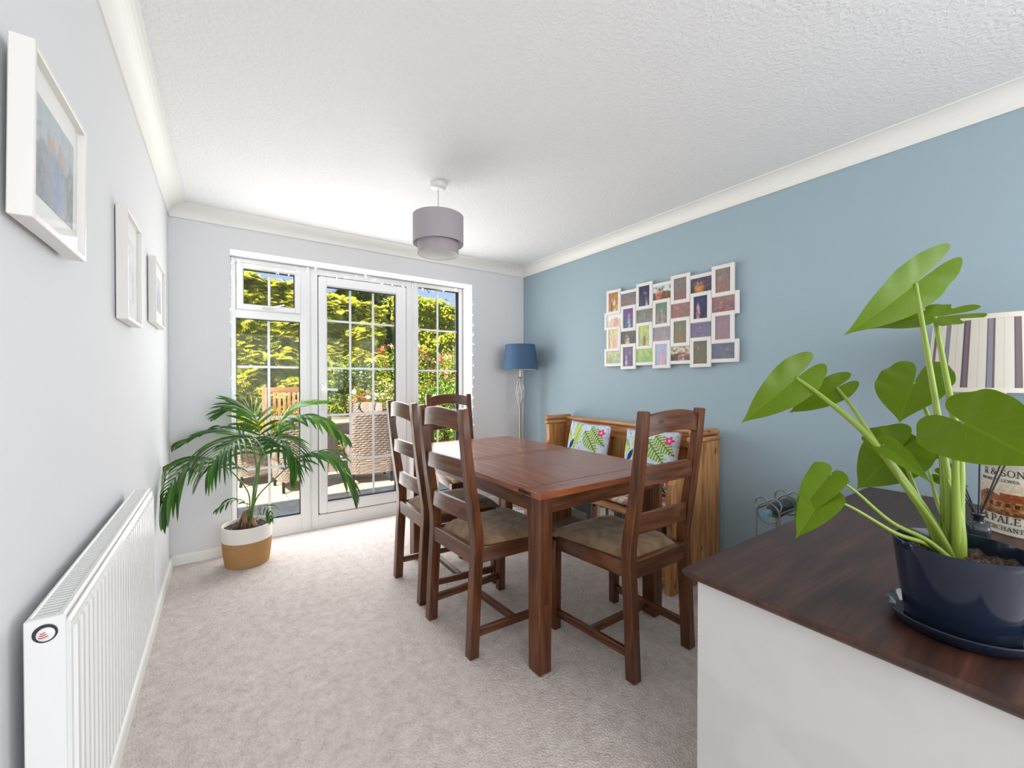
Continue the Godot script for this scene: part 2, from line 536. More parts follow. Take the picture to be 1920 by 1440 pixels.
func materials():
	mat("wall_paint", Color8(226, 226, 228), 0.75, 0.3)
	relief(M.wall_paint, noise_tex(noise(3, 0.03, 5), 512), 0.04)
	mat("blue_paint", Color8(159, 179, 189), 0.6, 0.4)
	for k in ["wall_paint", "blue_paint"]:
		M[k].uv1_triplanar = true
		M[k].uv1_world_triplanar = true
		M[k].uv1_scale = Vector3.ONE * 1.2
	relief(M.blue_paint, noise_tex(noise(4, 0.05, 5), 512), 0.04)
	mat("ceiling_paint", Color8(236, 236, 236), 0.8, 0.3)
	M.ceiling_paint.uv1_triplanar = true
	M.ceiling_paint.uv1_world_triplanar = true
	M.ceiling_paint.uv1_scale = Vector3.ONE * 1.3
	var cn := noise(11, 0.035, 3)
	cn.domain_warp_enabled = true
	cn.domain_warp_amplitude = 26.0
	cn.domain_warp_frequency = 0.018
	relief(M.ceiling_paint, noise_tex(cn, 1024), 0.26)
	mat("trim_paint", Color8(238, 237, 232), 0.45, 0.5)
	mat("gloss_white", Color8(228, 227, 224), 0.25, 0.5)
	mat("upvc", Color8(240, 240, 240), 0.3, 0.5)
	mat("gasket", Color8(45, 48, 52), 0.6)
	var gl := mat("glass", Color(1, 1, 1, 0.02), 0.0, 0.27)
	gl.transparency = BaseMaterial3D.TRANSPARENCY_ALPHA
	# carpet: short mottled pile
	var cm := mat("carpet", Color.WHITE, 0.95, 0.2)
	var fl := noise(21, 0.016, 7, FastNoiseLite.TYPE_SIMPLEX_SMOOTH, 0.95)
	cm.albedo_texture = noise_tex(fl, 1024, [[0.0, 0.3, 0.5, 0.7, 1.0], [Color8(176, 160, 151), Color8(204, 191, 184), Color8(214, 203, 196), Color8(222, 212, 206), Color8(238, 230, 226)]])
	cm.uv1_triplanar = true
	cm.uv1_world_triplanar = true
	cm.uv1_scale = Vector3.ONE * 0.7
	relief(cm, noise_tex(noise(22, 0.14, 4), 1024), 0.55)
	cm.rim_enabled = true
	cm.rim = 0.25
	# woods
	wood("table_wood", 31, Color8(112, 57, 31), Color8(142, 79, 45), Color8(164, 97, 59), 0.2, 2)
	wood("chair_wood", 37, Color8(58, 28, 10), Color8(94, 50, 21), Color8(122, 70, 32), 0.38, 1)
	wood("pine", 41, Color8(142, 90, 44), Color8(184, 130, 78), Color8(208, 156, 102), 0.42, 4)
	wood("dark_top", 47, Color8(48, 29, 22), Color8(66, 40, 30), Color8(86, 54, 39), 0.4, 0, 256, 640, 0.8)
	wood("teak", 53, Color8(150, 96, 62), Color8(190, 136, 96), Color8(212, 166, 126), 0.6, 0, 128, 256)
	for k in ["table_wood", "chair_wood"]:
		M[k].clearcoat_enabled = true
		M[k].clearcoat = 0.2
		M[k].clearcoat_roughness = 0.22
	mat("groove", Color8(44, 22, 14), 0.7)
	# suede
	var su := mat("suede", Color.WHITE, 0.9, 0.2)
	su.albedo_texture = noise_tex(noise(61, 0.012, 4), 512, [[0.0, 0.45, 1.0], [Color8(120, 93, 66), Color8(150, 122, 92), Color8(178, 152, 122)]])
	su.uv1_triplanar = true
	su.uv1_scale = Vector3.ONE * 2.2
	su.rim_enabled = true
	su.rim = 0.5
	# metals, ceramics and the rest
	mat("chrome", Color8(200, 200, 202), 0.22).metallic = 1.0
	mat("brushed", Color8(196, 190, 182), 0.38).metallic = 1.0
	mat("wire", Color8(150, 152, 156), 0.3).metallic = 1.0
	mat("black", Color8(26, 26, 30), 0.5)
	mat("lampshade_blue", Color8(74, 100, 130), 0.7, 0.3)
	mat("lampshade_lining", Color8(228, 226, 222), 0.8)
	mat("lampshade_grey", Color8(172, 164, 168), 0.75, 0.3)
	mat("cable", Color8(206, 204, 200), 0.5)
	mat("mount", Color8(240, 239, 234), 0.85, 0.3)
	mat("frame_white", Color8(230, 227, 222), 0.35)
	mat("red", Color8(196, 44, 44), 0.5)
	var so := mat("soil", Color.WHITE, 0.95)
	so.albedo_texture = noise_tex(noise(71, 0.09, 4), 256, [[0.2, 0.5, 0.8], [Color8(28, 20, 18), Color8(66, 50, 44), Color8(126, 104, 92)]])
	so.uv1_triplanar = true
	so.uv1_scale = Vector3.ONE * 6.0

# ---------------------------------------------------------------- the room itself
func shell():
	var b := MB.new()
	b.cube(Vector3(XL - 0.2, -0.12, ZB - 0.21), Vector3(XR + 0.2, 0.0, ZN + 0.2))
	struct("floor", b, M.carpet)
	b = MB.new()
	b.cube(Vector3(XL - 0.2, H, ZB - 0.3), Vector3(XR + 0.2, H + 0.15, ZN + 0.2))
	struct("ceiling", b, M.ceiling_paint)
	b = MB.new()
	b.cube(Vector3(XL - 0.2, -0.1, ZB - 0.3), Vector3(XL, H, ZN + 0.2))
	struct("wall_left", b, M.wall_paint)
	b = MB.new()
	b.cube(Vector3(XR, -0.1, ZB - 0.3), Vector3(XR + 0.2, H, 0.9))
	b.cube(Vector3(XR, -0.1, 2.6), Vector3(XR + 0.2, H, ZN + 0.2))
	b.cube(Vector3(XR, -0.1, 0.9), Vector3(XR + 0.2, 0.8, 2.6))
	b.cube(Vector3(XR, 2.1, 0.9), Vector3(XR + 0.2, H, 2.6))
	struct("wall_right", b, M.blue_paint)
	b = MB.new()
	b.cube(Vector3(XL, -0.1, ZB - 0.3), Vector3(0.043, H, ZB))
	b.cube(Vector3(1.964, -0.1, ZB - 0.3), Vector3(XR, H, ZB))
	b.cube(Vector3(0.043, 2.128, ZB - 0.3), Vector3(1.964, H, ZB))
	struct("wall_back", b, M.wall_paint)
	b = MB.new()
	b.cube(Vector3(XL, -0.1, ZN), Vector3(-0.15, H, ZN + 0.2))
	b.cube(Vector3(2.35, -0.1, ZN), Vector3(XR, H, ZN + 0.2))
	b.cube(Vector3(-0.15, -0.1, ZN), Vector3(2.35, 0.7, ZN + 0.2))
	b.cube(Vector3(-0.15, 2.2, ZN), Vector3(2.35, H, ZN + 0.2))
	struct("unseen_wall_near", b, M.wall_paint)  # out of view, holds the unseen rear window
	# unseen window behind the camera, placed to light ceiling and walls
	var w := holder("unseen_window_3")
	b = MB.new()
	for x in [-0.12, 0.68, 1.52, 2.32]: b.box(Vector3(x, 1.45, ZN + 0.1), Vector3(0.06, 1.5, 0.06))
	for y in [0.73, 2.17]: b.box(Vector3(1.1, y, ZN + 0.1), Vector3(2.5, 0.06, 0.06))
	put(w, "frame", b, M.upvc)
	for i in 3:
		b = MB.new()
		var x0: float = [-0.09, 0.71, 1.55][i]
		b.cube(Vector3(x0, 0.76, ZN + 0.098), Vector3([0.65, 1.49, 2.29][i], 2.14, ZN + 0.102))
		put(w, "pane", b, M.glass)
	w = holder("unseen_window_4")  # unseen side window, placed to light the left wall
	b = MB.new()
	for z in [0.93, 1.75, 2.57]: b.box(Vector3(XR + 0.1, 1.45, z), Vector3(0.06, 1.3, 0.06))
	for y in [0.83, 2.07]: b.box(Vector3(XR + 0.1, y, 1.75), Vector3(0.06, 0.06, 1.7))
	put(w, "frame", b, M.upvc)
	for i in 2:
		b = MB.new()
		b.cube(Vector3(XR + 0.098, 0.86, [0.96, 1.78][i]), Vector3(XR + 0.102, 2.04, [1.72, 2.54][i]))
		put(w, "pane", b, M.glass)
	# unseen flat roof, its overhang placed to shade the near paving
	b = MB.new()
	b.cube(Vector3(XL - 4.0, H + 0.15, ZB - 0.34), Vector3(XR + 3.0, H + 0.36, ZN + 0.4))
	struct("roof", b, M.trim_paint)
	b = MB.new()
	b.cube(Vector3(XL - 4.0, -0.1, ZB - 0.3), Vector3(XL - 0.2, H + 0.15, ZB - 0.1))
	b.cube(Vector3(XR + 0.2, -0.1, ZB - 0.3), Vector3(XR + 3.0, H + 0.15, ZB - 0.1))
	struct("wall_outside", b, M.wall_paint)
	# coving
	var prof := PackedVector2Array([Vector2(0, 0), Vector2(0.084, 0), Vector2(0.084, -0.007)])
	for i in 11:
		var a := PI / 2 + (PI / 2) * i / 10.0
		prof.append(Vector2(0.086 + cos(a) * 0.079, -0.086 + sin(a) * 0.079))
	prof.append(Vector2(0.007, -0.084))
	prof.append(Vector2(0, -0.084))
	var runs := [
		[Transform3D(Basis(Vector3(1, 0, 0), Vector3(0, 1, 0), Vector3(0, 0, 1)), Vector3(XL, H, 0)), ZB, ZN],
		[Transform3D(Basis(Vector3(-1, 0, 0), Vector3(0, 1, 0), Vector3(0, 0, -1)), Vector3(XR, H, 0)), -ZN, -ZB],
		[Transform3D(Basis(Vector3(0, 0, 1), Vector3(0, 1, 0), Vector3(-1, 0, 0)), Vector3(0, H, ZB)), -XR, -XL],
		[Transform3D(Basis(Vector3(0, 0, -1), Vector3(0, 1, 0), Vector3(1, 0, 0)), Vector3(0, H, ZN)), XL, XR]]
	for i in 4:
		b = MB.new()
		b.xf = runs[i][0]
		b.extrude(prof, runs[i][1], runs[i][2])
		struct("trim_%d" % (i + 1), b, M.trim_paint)
	# skirting
	var sk := PackedVector2Array([Vector2(0, 0), Vector2(0.016, 0), Vector2(0.016, 0.052), Vector2(0.013, 0.060), Vector2(0.007, 0.066), Vector2(0, 0.066)])
	var sides := [["baseboard_left", Transform3D(Basis(Vector3(1, 0, 0), Vector3(0, 1, 0), Vector3(0, 0, 1)), Vector3(XL, 0, 0)), ZB, ZN],
		["baseboard_right", Transform3D(Basis(Vector3(-1, 0, 0), Vector3(0, 1, 0), Vector3(0, 0, -1)), Vector3(XR, 0, 0)), -ZN, -ZB],
		["baseboard_back", Transform3D(Basis(Vector3(0, 0, 1), Vector3(0, 1, 0), Vector3(-1, 0, 0)), Vector3(0, 0, ZB)), -0.043, -XL],
		["baseboard_back_right", Transform3D(Basis(Vector3(0, 0, 1), Vector3(0, 1, 0), Vector3(-1, 0, 0)), Vector3(0, 0, ZB)), -XR, -1.964]]
	for s in sides:
		b = MB.new()
		b.xf = s[1]
		b.extrude(sk, s[2], s[3])
		struct(s[0], b, M.trim_paint)

# rectangular ring of four bars in the plane z, between outer and inner rectangles
func ring(parent: Node, called: String, o: Rect2, i: Rect2, z0: float, z1: float, m: Material, b := 0.006) -> MeshInstance3D:
	var k := MB.new()
	k.span(Vector3(o.position.x, o.position.y, z0), Vector3(i.position.x, o.end.y, z1), b)
	k.span(Vector3(i.end.x, o.position.y, z0), Vector3(o.end.x, o.end.y, z1), b)
	k.span(Vector3(i.position.x - b, o.position.y, z0), Vector3(i.end.x + b, i.position.y, z1), b)
	k.span(Vector3(i.position.x - b, i.end.y, z0), Vector3(i.end.x + b, o.end.y, z1), b)
	return put(parent, called, k, m)

func glazing(parent: Node, r: Rect2, xs: Array, ys: Array, z: float):
	# gasket line round the glass, glazing bars inside the unit, and one pane in each field
	ring(parent, "gasket", r.grow(0.002), r.grow(-0.004), z - 0.012, z + 0.022, M.gasket, 0.0005)
	for x in xs:
		var k := MB.new()
		k.span(Vector3(x - 0.009, r.position.y, z - 0.012), Vector3(x + 0.009, r.end.y, z - 0.003), 0.002)
		put(parent, "glazing_bar", k, M.upvc)
	for y in ys:
		var k := MB.new()
		k.span(Vector3(r.position.x, y - 0.009, z - 0.0125), Vector3(r.end.x, y + 0.009, z - 0.0025), 0.002)
		put(parent, "glazing_bar", k, M.upvc)
	var xx := [r.position.x] + xs + [r.end.x]
	var yy := [r.position.y] + ys + [r.end.y]
	for i in xx.size() - 1:
		for j in yy.size() - 1:
			var k := MB.new()
			k.quad(Vector3(xx[i], yy[j], z), Vector3(xx[i + 1], yy[j], z), Vector3(xx[i + 1], yy[j + 1], z), Vector3(xx[i], yy[j + 1], z))
			put(parent, "pane", k, M.glass)

func rect(x0: float, y0: float, x1: float, y1: float) -> Rect2: return Rect2(x0, y0, x1 - x0, y1 - y0)

func doors():
	var zf := -3.70
	var zg := -3.735
	# left light with an opening top sash
	var w := holder("window_1")
	ring(w, "frame", rect(0.044, 0.0, 0.585, 2.127), rect(0.08, 0.138, 0.507, 2.090), -3.78, zf, M.upvc)
	var k := MB.new()
	k.span(Vector3(0.075, 1.680, -3.775), Vector3(0.512, 1.745, zf - 0.001), 0.006)
	put(w, "transom", k, M.upvc)
	ring(w, "sash", rect(0.083, 1.742, 0.513, 2.092), rect(0.128, 1.787, 0.470, 2.050), -3.77, zf + 0.012, M.upvc, 0.008)
	glazing(w, rect(0.128, 1.787, 0.470, 2.050), [0.297], [], zg)
	glazing(w, rect(0.08, 0.138, 0.507, 1.680), [0.293], [0.535, 0.925, 1.318], zg)
	k = MB.new()
	k.box(Vector3(0.285, 1.768, zf + 0.018), Vector3(0.075, 0.018, 0.014), 0.004)
	put(w, "handle_base", k, M.gloss_white)
	k = MB.new()
	k.tube(curve([Vector3(0.30, 1.772, zf + 0.028), Vector3(0.34, 1.782, zf + 0.032), Vector3(0.395, 1.800, zf + 0.03)], 6), [0.006, 0.006, 0.006, 0.005, 0.005, 0.005, 0.004], 8)
	put(w, "handle", k, M.chrome)
	# post between window and door, with its cover strip
	k = MB.new()
	k.span(Vector3(0.556, 0.0, -3.77), Vector3(0.575, 2.127, zf + 0.012), 0.005)
	put(w, "cover_strip", k, M.upvc)
	# door
	var d := holder("door_1")
	ring(d, "frame", rect(0.585, 0.0, 1.440, 2.127), rect(0.640, 0.112, 1.384, 2.070), -3.78, zf, M.upvc)
	ring(d, "leaf", rect(0.6415, 0.116, 1.3825, 2.0675), rect(0.707, 0.206, 1.290, 1.990), -3.765, zf + 0.016, M.upvc, 0.01)
	ring(d, "seal", rect(0.639, 0.111, 1.385, 2.071), rect(0.645, 0.121, 1.379, 2.063), -3.76, zf + 0.0015, M.gasket, 0.0005)
	glazing(d, rect(0.707, 0.206, 1.290, 1.990), [0.901, 1.096], [0.535, 0.922, 1.317, 1.713], zg)
	k = MB.new()
	k.box(Vector3(0.668, 1.08, zf + 0.021), Vector3(0.030, 0.215, 0.010), 0.004)
	put(d, "handle_plate", k, M.gloss_white)
	k = MB.new()
	k.tube(curve([Vector3(0.666, 1.142, zf + 0.024), Vector3(0.668, 1.142, zf + 0.062), Vector3(0.700, 1.141, zf + 0.070), Vector3(0.775, 1.136, zf + 0.066)], 12), 0.0085, 10)
	put(d, "handle", k, M.gloss_white)
	k = MB.new()
	k.xf = Transform3D(Basis(Vector3.RIGHT, PI / 2), Vector3(0.667, 1.035, zf + 0.024))
	k.lathe([Vector2(0.0, 0.006), Vector2(0.008, 0.006), Vector2(0.009, 0.0)], 14)
	put(d, "keyhole", k, M.chrome)
	# right light
	w = holder("window_2")
	ring(w, "frame", rect(1.440, 0.0, 1.963, 2.127), rect(1.505, 0.138, 1.925, 2.090), -3.78, zf, M.upvc)
	k = MB.new()
	k.span(Vector3(1.455, 0.0, -3.77), Vector3(1.474, 2.127, zf + 0.012), 0.005)
	put(w, "cover_strip", k, M.upvc)
	k = MB.new()
	k.span(Vector3(1.925, 0.0, -3.77), Vector3(1.963, 2.127, zf + 0.010), 0.006)
	put(w, "cover_strip", k, M.upvc)
	glazing(w, rect(1.505, 0.138, 1.925, 2.090), [1.716], [0.535, 0.920, 1.307, 1.697], zg)
	# threshold and outer sill
	k = MB.new()
	k.span(Vector3(0.044, -0.05, -3.85), Vector3(1.963, 0.03, -3.705), 0.006)
	k.span(Vector3(0.044, -0.02, -3.715), Vector3(1.963, 0.012, -3.69), 0.004)
	struct("trim_5", k, M.upvc)
	# small hook left hanging in the right light
	var hk := thing("wall_hook", "tiny dark hook hanging at the top of the right patio window", "hook", Vector3(1.60, 2.06, -3.715))
	k = MB.new()
	k.tube(curve([Vector3(0, 0.028, -0.01), Vector3(0.002, 0.006, 0.004), Vector3(0.014, -0.012, 0.008), Vector3(0.020, -0.004, 0.008)], 10), 0.0025, 6)
	put(hk, "hook_wire", k, M.black)

# ---------------------------------------------------------------- table and chairs
func dining():
	var t := thing("dining_table", "reddish brown wooden dining table with a leaf joint and square legs", "table", Vector3(1.46, 0, -2.036))
	var hx := 0.436
	var hz := 0.754
	var y0 := 0.737
	var y1 := 0.765
	# end boards
	for s in [-1, 1]:
		var b := MB.new(0, off())
		b.span(Vector3(-hx, y0, s * (hz - 0.108)), Vector3(hx, y1, s * hz), 0.003)
		put(t, "end_board", b, M.table_wood)
		for q in [-1, 1]:
			b = MB.new()
			b.span(Vector3(q * (hx - 0.001), y0 + 0.007, s * (hz - 0.060)), Vector3(q * (hx + 0.0006), y1 - 0.007, s * (hz - 0.145)), 0.0002)
			put(t, "tenon_end", b, M.groove)
	# cross boards at the leaf joint
	for s in [-1, 1]:
		var b := MB.new(0, off())
		b.span(Vector3(-hx, y0, s * 0.002 - 0.02), Vector3(hx, y1 - 0.0005, s * 0.036 - 0.02), 0.003)
		put(t, "joint_board", b, M.table_wood)
	# planks
	var n := 6
	for half in 2:
		var za: float = -hz + 0.110 if half == 0 else 0.018
		var zb: float = -0.058 if half == 0 else hz - 0.110
		for i in n:
			var b := MB.new(2, off())
			var w := hx * 2.0 / n
			b.span(Vector3(-hx + i * w + 0.0002, y0 + 0.002, za), Vector3(-hx + (i + 1) * w - 0.0002, y1, zb), 0.0007)
			put(t, "plank", b, M.table_wood)
	var sub := MB.new()
	sub.span(Vector3(-hx + 0.01, y0 - 0.002, -hz + 0.01), Vector3(hx - 0.01, y0 + 0.003, hz - 0.01), 0.001)
	put(t, "underside", sub, M.groove)
	# apron
	var b2 := MB.new(0, off())
	for s in [-1, 1]:
		b2 = MB.new(0, off())
		b2.box(Vector3(0, 0.700, s * (hz - 0.052)), Vector3(hx * 2 - 0.15, 0.072, 0.022), 0.002)
		put(t, "apron", b2, M.chair_wood)
		b2 = MB.new(2, off())
		b2.box(Vector3(s * (hx - 0.045), 0.700, 0), Vector3(0.022, 0.072, hz * 2 - 0.16), 0.002)
		put(t, "apron", b2, M.chair_wood)
	for sx in [-1, 1]:
		for sz in [-1, 1]:
			b2 = MB.new(1, off())
			var p := []
			for i in 8:
				var top := i & 2
				var ox := hx - 0.028
				var oz := hz - 0.036
				var w: float = 0.076 if top else 0.066
				var dd: float = 0.086 if top else 0.078
				var x: float = sx * (ox if ((i & 1) > 0) == (sx > 0) else ox - w)
				var z: float = sz * (oz if ((i & 4) > 0) == (sz > 0) else oz - dd)
				p.append(Vector3(x, y0 - 0.001 if top else 0.0, z))
			b2.hexa(p, 0.006)
			put(t, "leg", b2, M.chair_wood)
	# chairs: local z = 0 at the back of the posts at seat height, front towards -z
	var gname := "ladder-back dining chairs round the table"
	var c := chair("dining_chair", "dark wooden ladder-back chair with brown suede seat, nearest the sideboard")
	tag(c, "", "chair", gname)
	c.position = Vector3(1.546, 0, -1.092)
	copy(c, "dining_chair", Vector3(0.879, 0, -1.779), -PI / 2 + 0.062, "ladder-back chair on the long table side facing the blue wall, nearer the camera")
	copy(c, "dining_chair", Vector3(0.8835, 0, -2.318), -PI / 2, "ladder-back chair on the long table side facing the blue wall, nearer the palm")
	copy(c, "dining_chair", Vector3(1.625, 0, -3.262), PI, "ladder-back chair at the far end of the table, backed against the patio window")

func chair(called: String, label: String) -> Node3D:
	var c := thing(called, label, "chair")
	var w = M.chair_wood
	for s in [-1, 1]:
		# back post: splayed foot, kink at the seat, raked top
		var b := MB.new(1, off())
		var x: float = s * 0.190
		b.bar([Vector3(x, 0, 0.0), Vector3(x, 0.28, -0.013), Vector3(x, 0.46, -0.0245), Vector3(x, 0.535, -0.0235), Vector3(x, 0.75, 0.010), Vector3(x * 1.01, 0.95, 0.036), Vector3(x * 1.02, 1.092, 0.050)],
			[0.045, 0.045, 0.045, 0.045, 0.045, 0.045, 0.044], [0.047, 0.048, 0.049, 0.049, 0.044, 0.038, 0.034], Vector3.RIGHT, 0.0035)
		put(c, "leg", b, w)
		b = MB.new(1, off())
		b.bar([Vector3(s * 0.212, 0, -0.456), Vector3(s * 0.212, 0.44, -0.456)], [0.040, 0.046], [0.042, 0.046], Vector3.RIGHT, 0.0035)
		put(c, "leg", b, w)
		# side rail and low stretcher
		b = MB.new(2, off())
		b.bar([Vector3(s * 0.207, 0.424, -0.435), Vector3(s * 0.190, 0.438, -0.045)], [0.024], [0.066], Vector3.RIGHT, 0.003)
		put(c, "seat_rail", b, w)
		b = MB.new(2, off())
		b.bar([Vector3(s * 0.210, 0.082, -0.438), Vector3(s * 0.191, 0.100, -0.034)], [0.024], [0.034], Vector3.RIGHT, 0.003)
		put(c, "stretcher", b, w)
	var r := MB.new(0, off())
	r.box(Vector3(0, 0.422, -0.456), Vector3(0.385, 0.066, 0.024), 0.003)
	put(c, "seat_rail", r, w)
	r = MB.new(0, off())
	r.box(Vector3(0, 0.440, -0.018), Vector3(0.34, 0.074, 0.030), 0.004)
	put(c, "seat_rail", r, w)
	r = MB.new(0, off())
	r.box(Vector3(0, 0.090, -0.235), Vector3(0.385, 0.030, 0.026), 0.003)
	put(c, "stretcher", r, w)
	# slats bow backwards; the top one is arched
	for q in [[0.626, 0.040, 0.006, -0.006, 0.016], [0.824, 0.038, 0.010, 0.022, 0.022], [1.030, 0.042, 0.022, 0.042, 0.026]]:
		var b := MB.new(0, off())
		var secs := []
		for i in 13:
			var u := -1.0 + i / 6.0
			var x := u * 0.172
			var k := 1.0 - u * u
			var y: float = q[0] + q[2] * k
			var z: float = q[3] + q[4] * k
			var hh: float = q[1]
			var th := 0.010
			secs.append(PackedVector3Array([Vector3(x, y - hh, z - th + 0.003), Vector3(x, y - hh + 0.003, z - th), Vector3(x, y + hh - 0.003, z - th), Vector3(x, y + hh, z - th + 0.003),
				Vector3(x, y + hh, z + th - 0.003), Vector3(x, y + hh - 0.003, z + th), Vector3(x, y - hh + 0.003, z + th), Vector3(x, y - hh, z + th - 0.003)]))
		b.loft(secs)
		put(c, "top_rail" if q[0] > 1.0 else "slat", b, w)
	# padded seat
	var p := MB.new()
	var f := func(u: float, v: float, top: bool) -> Vector3:
		var a := u * 2.0 - 1.0
		var z := lerpf(-0.492, -0.036, v)
		var hw := lerpf(0.222, 0.182, v)
		if v > 0.86: hw = lerpf(hw, 0.165, smoothstep(0.86, 0.9, v))
		var e := (1.0 - pow(absf(a), 5.0)) * (1.0 - pow(absf(v * 2.0 - 1.0), 7.0))
		var y := 0.452 + 0.008 * v + (0.044 * sqrt(maxf(e, 0.0)) if top else -0.004)
		return Vector3(a * hw, y, z)
	p.sheet(18, 18, func(u, v): return f.call(u, v, true), Vector2.ONE, true)
	p.sheet(18, 18, func(u, v): return f.call(u, v, false), Vector2.ONE, false)
	for i in 18:
		var u0 := i / 18.0
		var u1 := (i + 1) / 18.0
		p.quad_out(f.call(u0, 0.0, false), f.call(u1, 0.0, false), f.call(u1, 0.0, true), f.call(u0, 0.0, true), Vector3(0, 0.45, -0.25))
		p.quad_out(f.call(u0, 1.0, false), f.call(u1, 1.0, false), f.call(u1, 1.0, true), f.call(u0, 1.0, true), Vector3(0, 0.45, -0.25))
		p.quad_out(f.call(0.0, u0, false), f.call(0.0, u1, false), f.call(0.0, u1, true), f.call(0.0, u0, true), Vector3(0, 0.45, -0.25))
		p.quad_out(f.call(1.0, u0, false), f.call(1.0, u1, false), f.call(1.0, u1, true), f.call(1.0, u0, true), Vector3(0, 0.45, -0.25))
	put(c, "seat_cushion", p, M.suede)
	return c

# ---------------------------------------------------------------- pew, its cushions and what is under it
func pew():
	var t := thing("church_pew", "varnished pine pew with panelled back and shaped ends along the blue wall", "bench", Vector3(2.55, 0, -2.085))
	# end outline: x towards the wall is 0, the room is negative
	var o := PackedVector2Array([Vector2(0, 0), Vector2(0, 0.845), Vector2(-0.262, 0.845), Vector2(-0.262, 0.80), Vector2(-0.258, 0.74), Vector2(-0.262, 0.705), Vector2(-0.284, 0.684), Vector2(-0.330, 0.674), Vector2(-0.400, 0.668),
		Vector2(-0.450, 0.655), Vector2(-0.480, 0.625), Vector2(-0.496, 0.575), Vector2(-0.502, 0.520), Vector2(-0.496, 0.45), Vector2(-0.486, 0.36), Vector2(-0.488, 0.20), Vector2(-0.500, 0.10), Vector2(-0.500, 0)])
	for s in [-1, 1]:
		var b := MB.new(1, off())
		b.extrude(o, s * 0.672 - 0.021, s * 0.672 + 0.021, 0.004)
		var e := put(t, "end_panel", b, M.pine)
		# moulded cap: two rounds
		for q in [[0.858, 0.018, 0.034, -0.270], [0.896, 0.019, 0.026, -0.262]]:
			b = MB.new(0, off())
			var secs := []
			for x in [q[3] - 0.012, q[3], -0.012, 0.0]:
				var sh := 0.6 if x == q[3] - 0.012 or x == 0.0 else 1.0
				var sec := PackedVector3Array()
				for i in 12:
					var a := TAU * i / 12.0
					sec.append(Vector3(x, q[0] + sin(a) * q[1] * sh, s * 0.672 + signf(cos(a)) * pow(absf(cos(a)), 0.5) * q[2] * sh))
				secs.append(sec)
			b.loft(secs, false)
			put(e, "cap_moulding", b, M.pine)
	# back: rails, three recessed panels, round top moulding; leans a little
	var lean := Transform3D(Basis(Vector3(0, 0, 1), -0.05), Vector3(-0.075, 0.40, 0))
	var rail := MB.new(2, off())
	rail.xf = lean
	rail.span(Vector3(-0.014, 0.375, -0.652), Vector3(0.014, 0.478, 0.652), 0.002)
	put(t, "back_rail", rail, M.pine)
	rail = MB.new(2, off())
	rail.xf = lean
	rail.span(Vector3(-0.014, 0.02, -0.652), Vector3(0.014, 0.11, 0.652), 0.002)
	put(t, "back_rail", rail, M.pine)
	rail = MB.new(2, off())
	rail.xf = lean
	rail.tube([Vector3(-0.012, 0.484, -0.652), Vector3(-0.012, 0.484, 0), Vector3(-0.012, 0.484, 0.652)], 0.0185, 14)
	put(t, "top_moulding", rail, M.pine)
	for z in [-0.652, -0.086, 0.36]:
		rail = MB.new(1, off())
		rail.xf = lean
		rail.span(Vector3(-0.014, 0.10, z), Vector3(0.014, 0.38, z + (0.01 if z < -0.6 else 0.09)), 0.002)
		put(t, "back_stile", rail, M.pine)
	for q in [[-0.645, -0.08], [0.0, 0.365], [0.445, 0.652]]:
		rail = MB.new(1, off())
		rail.xf = lean
		rail.span(Vector3(0.001, 0.09, q[0]), Vector3(0.010, 0.39, q[1]), 0.002)
		put(t, "back_panel", rail, M.pine)
	var seat := MB.new(2, off())
	var so := PackedVector2Array([Vector2(-0.06, 0.385), Vector2(-0.06, 0.410)])
	for i in 7:
		var a := PI / 2 + PI * i / 6.0
		so.append(Vector2(-0.515 + cos(a) * 0.014, 0.399 + sin(a) * 0.0135))
	seat.extrude(so, -0.650, 0.650, 0.0)
	put(t, "seat", seat, M.pine)
	# seat pad in a wide check
	var chk := mat("check_cloth", Color.WHITE, 0.95, 0.2)
	chk.albedo_texture = picture(256, 256, func(x: int, y: int) -> Color:
		var cream := Color8(226, 216, 196)
		var rose := Color8(172, 74, 118)
		var tan_ := Color8(198, 178, 146)
		var a := fposmod(x / 128.0, 1.0)
		var b := fposmod(y / 128.0, 1.0)
		var c := cream
		if a > 0.62: c = c.lerp(rose, 0.72)
		if b > 0.62: c = c.lerp(rose, 0.55)
		if absf(a - 0.3) < 0.06 or absf(b - 0.3) < 0.06: c = c.lerp(tan_, 0.8)
		return c if (x + y) % 3 else c * 0.93)
	var pad := thing("seat_pad", "cream and rose checked seat pad lying on the pine pew", "seat pad", Vector3(2.262, 0.412, -2.085))
	var pm := MB.new()
	var pf := func(u: float, v: float, top: bool) -> Vector3:
		var a := u * 2 - 1
		var b := v * 2 - 1
		var e := (1.0 - pow(absf(a), 6.0)) * (1.0 - pow(absf(b), 16.0))
		return Vector3(a * 0.188, 0.0225 + (0.022 if top else -0.0215) * pow(maxf(e, 0.0), 0.35), b * 0.632)
	pm.sheet(14, 30, func(u, v): return pf.call(u, v, true), Vector2(1.6, 4.4), true)
	pm.sheet(14, 30, func(u, v): return pf.call(u, v, false), Vector2(1.6, 4.4))
	put(pad, "cover", pm, chk)
	# two printed cushions
	var pr := mat("print_cloth", Color.WHITE, 0.9, 0.2)
	pr.albedo_texture = cushion_print()
	mat("piping", Color8(206, 96, 110), 0.9)
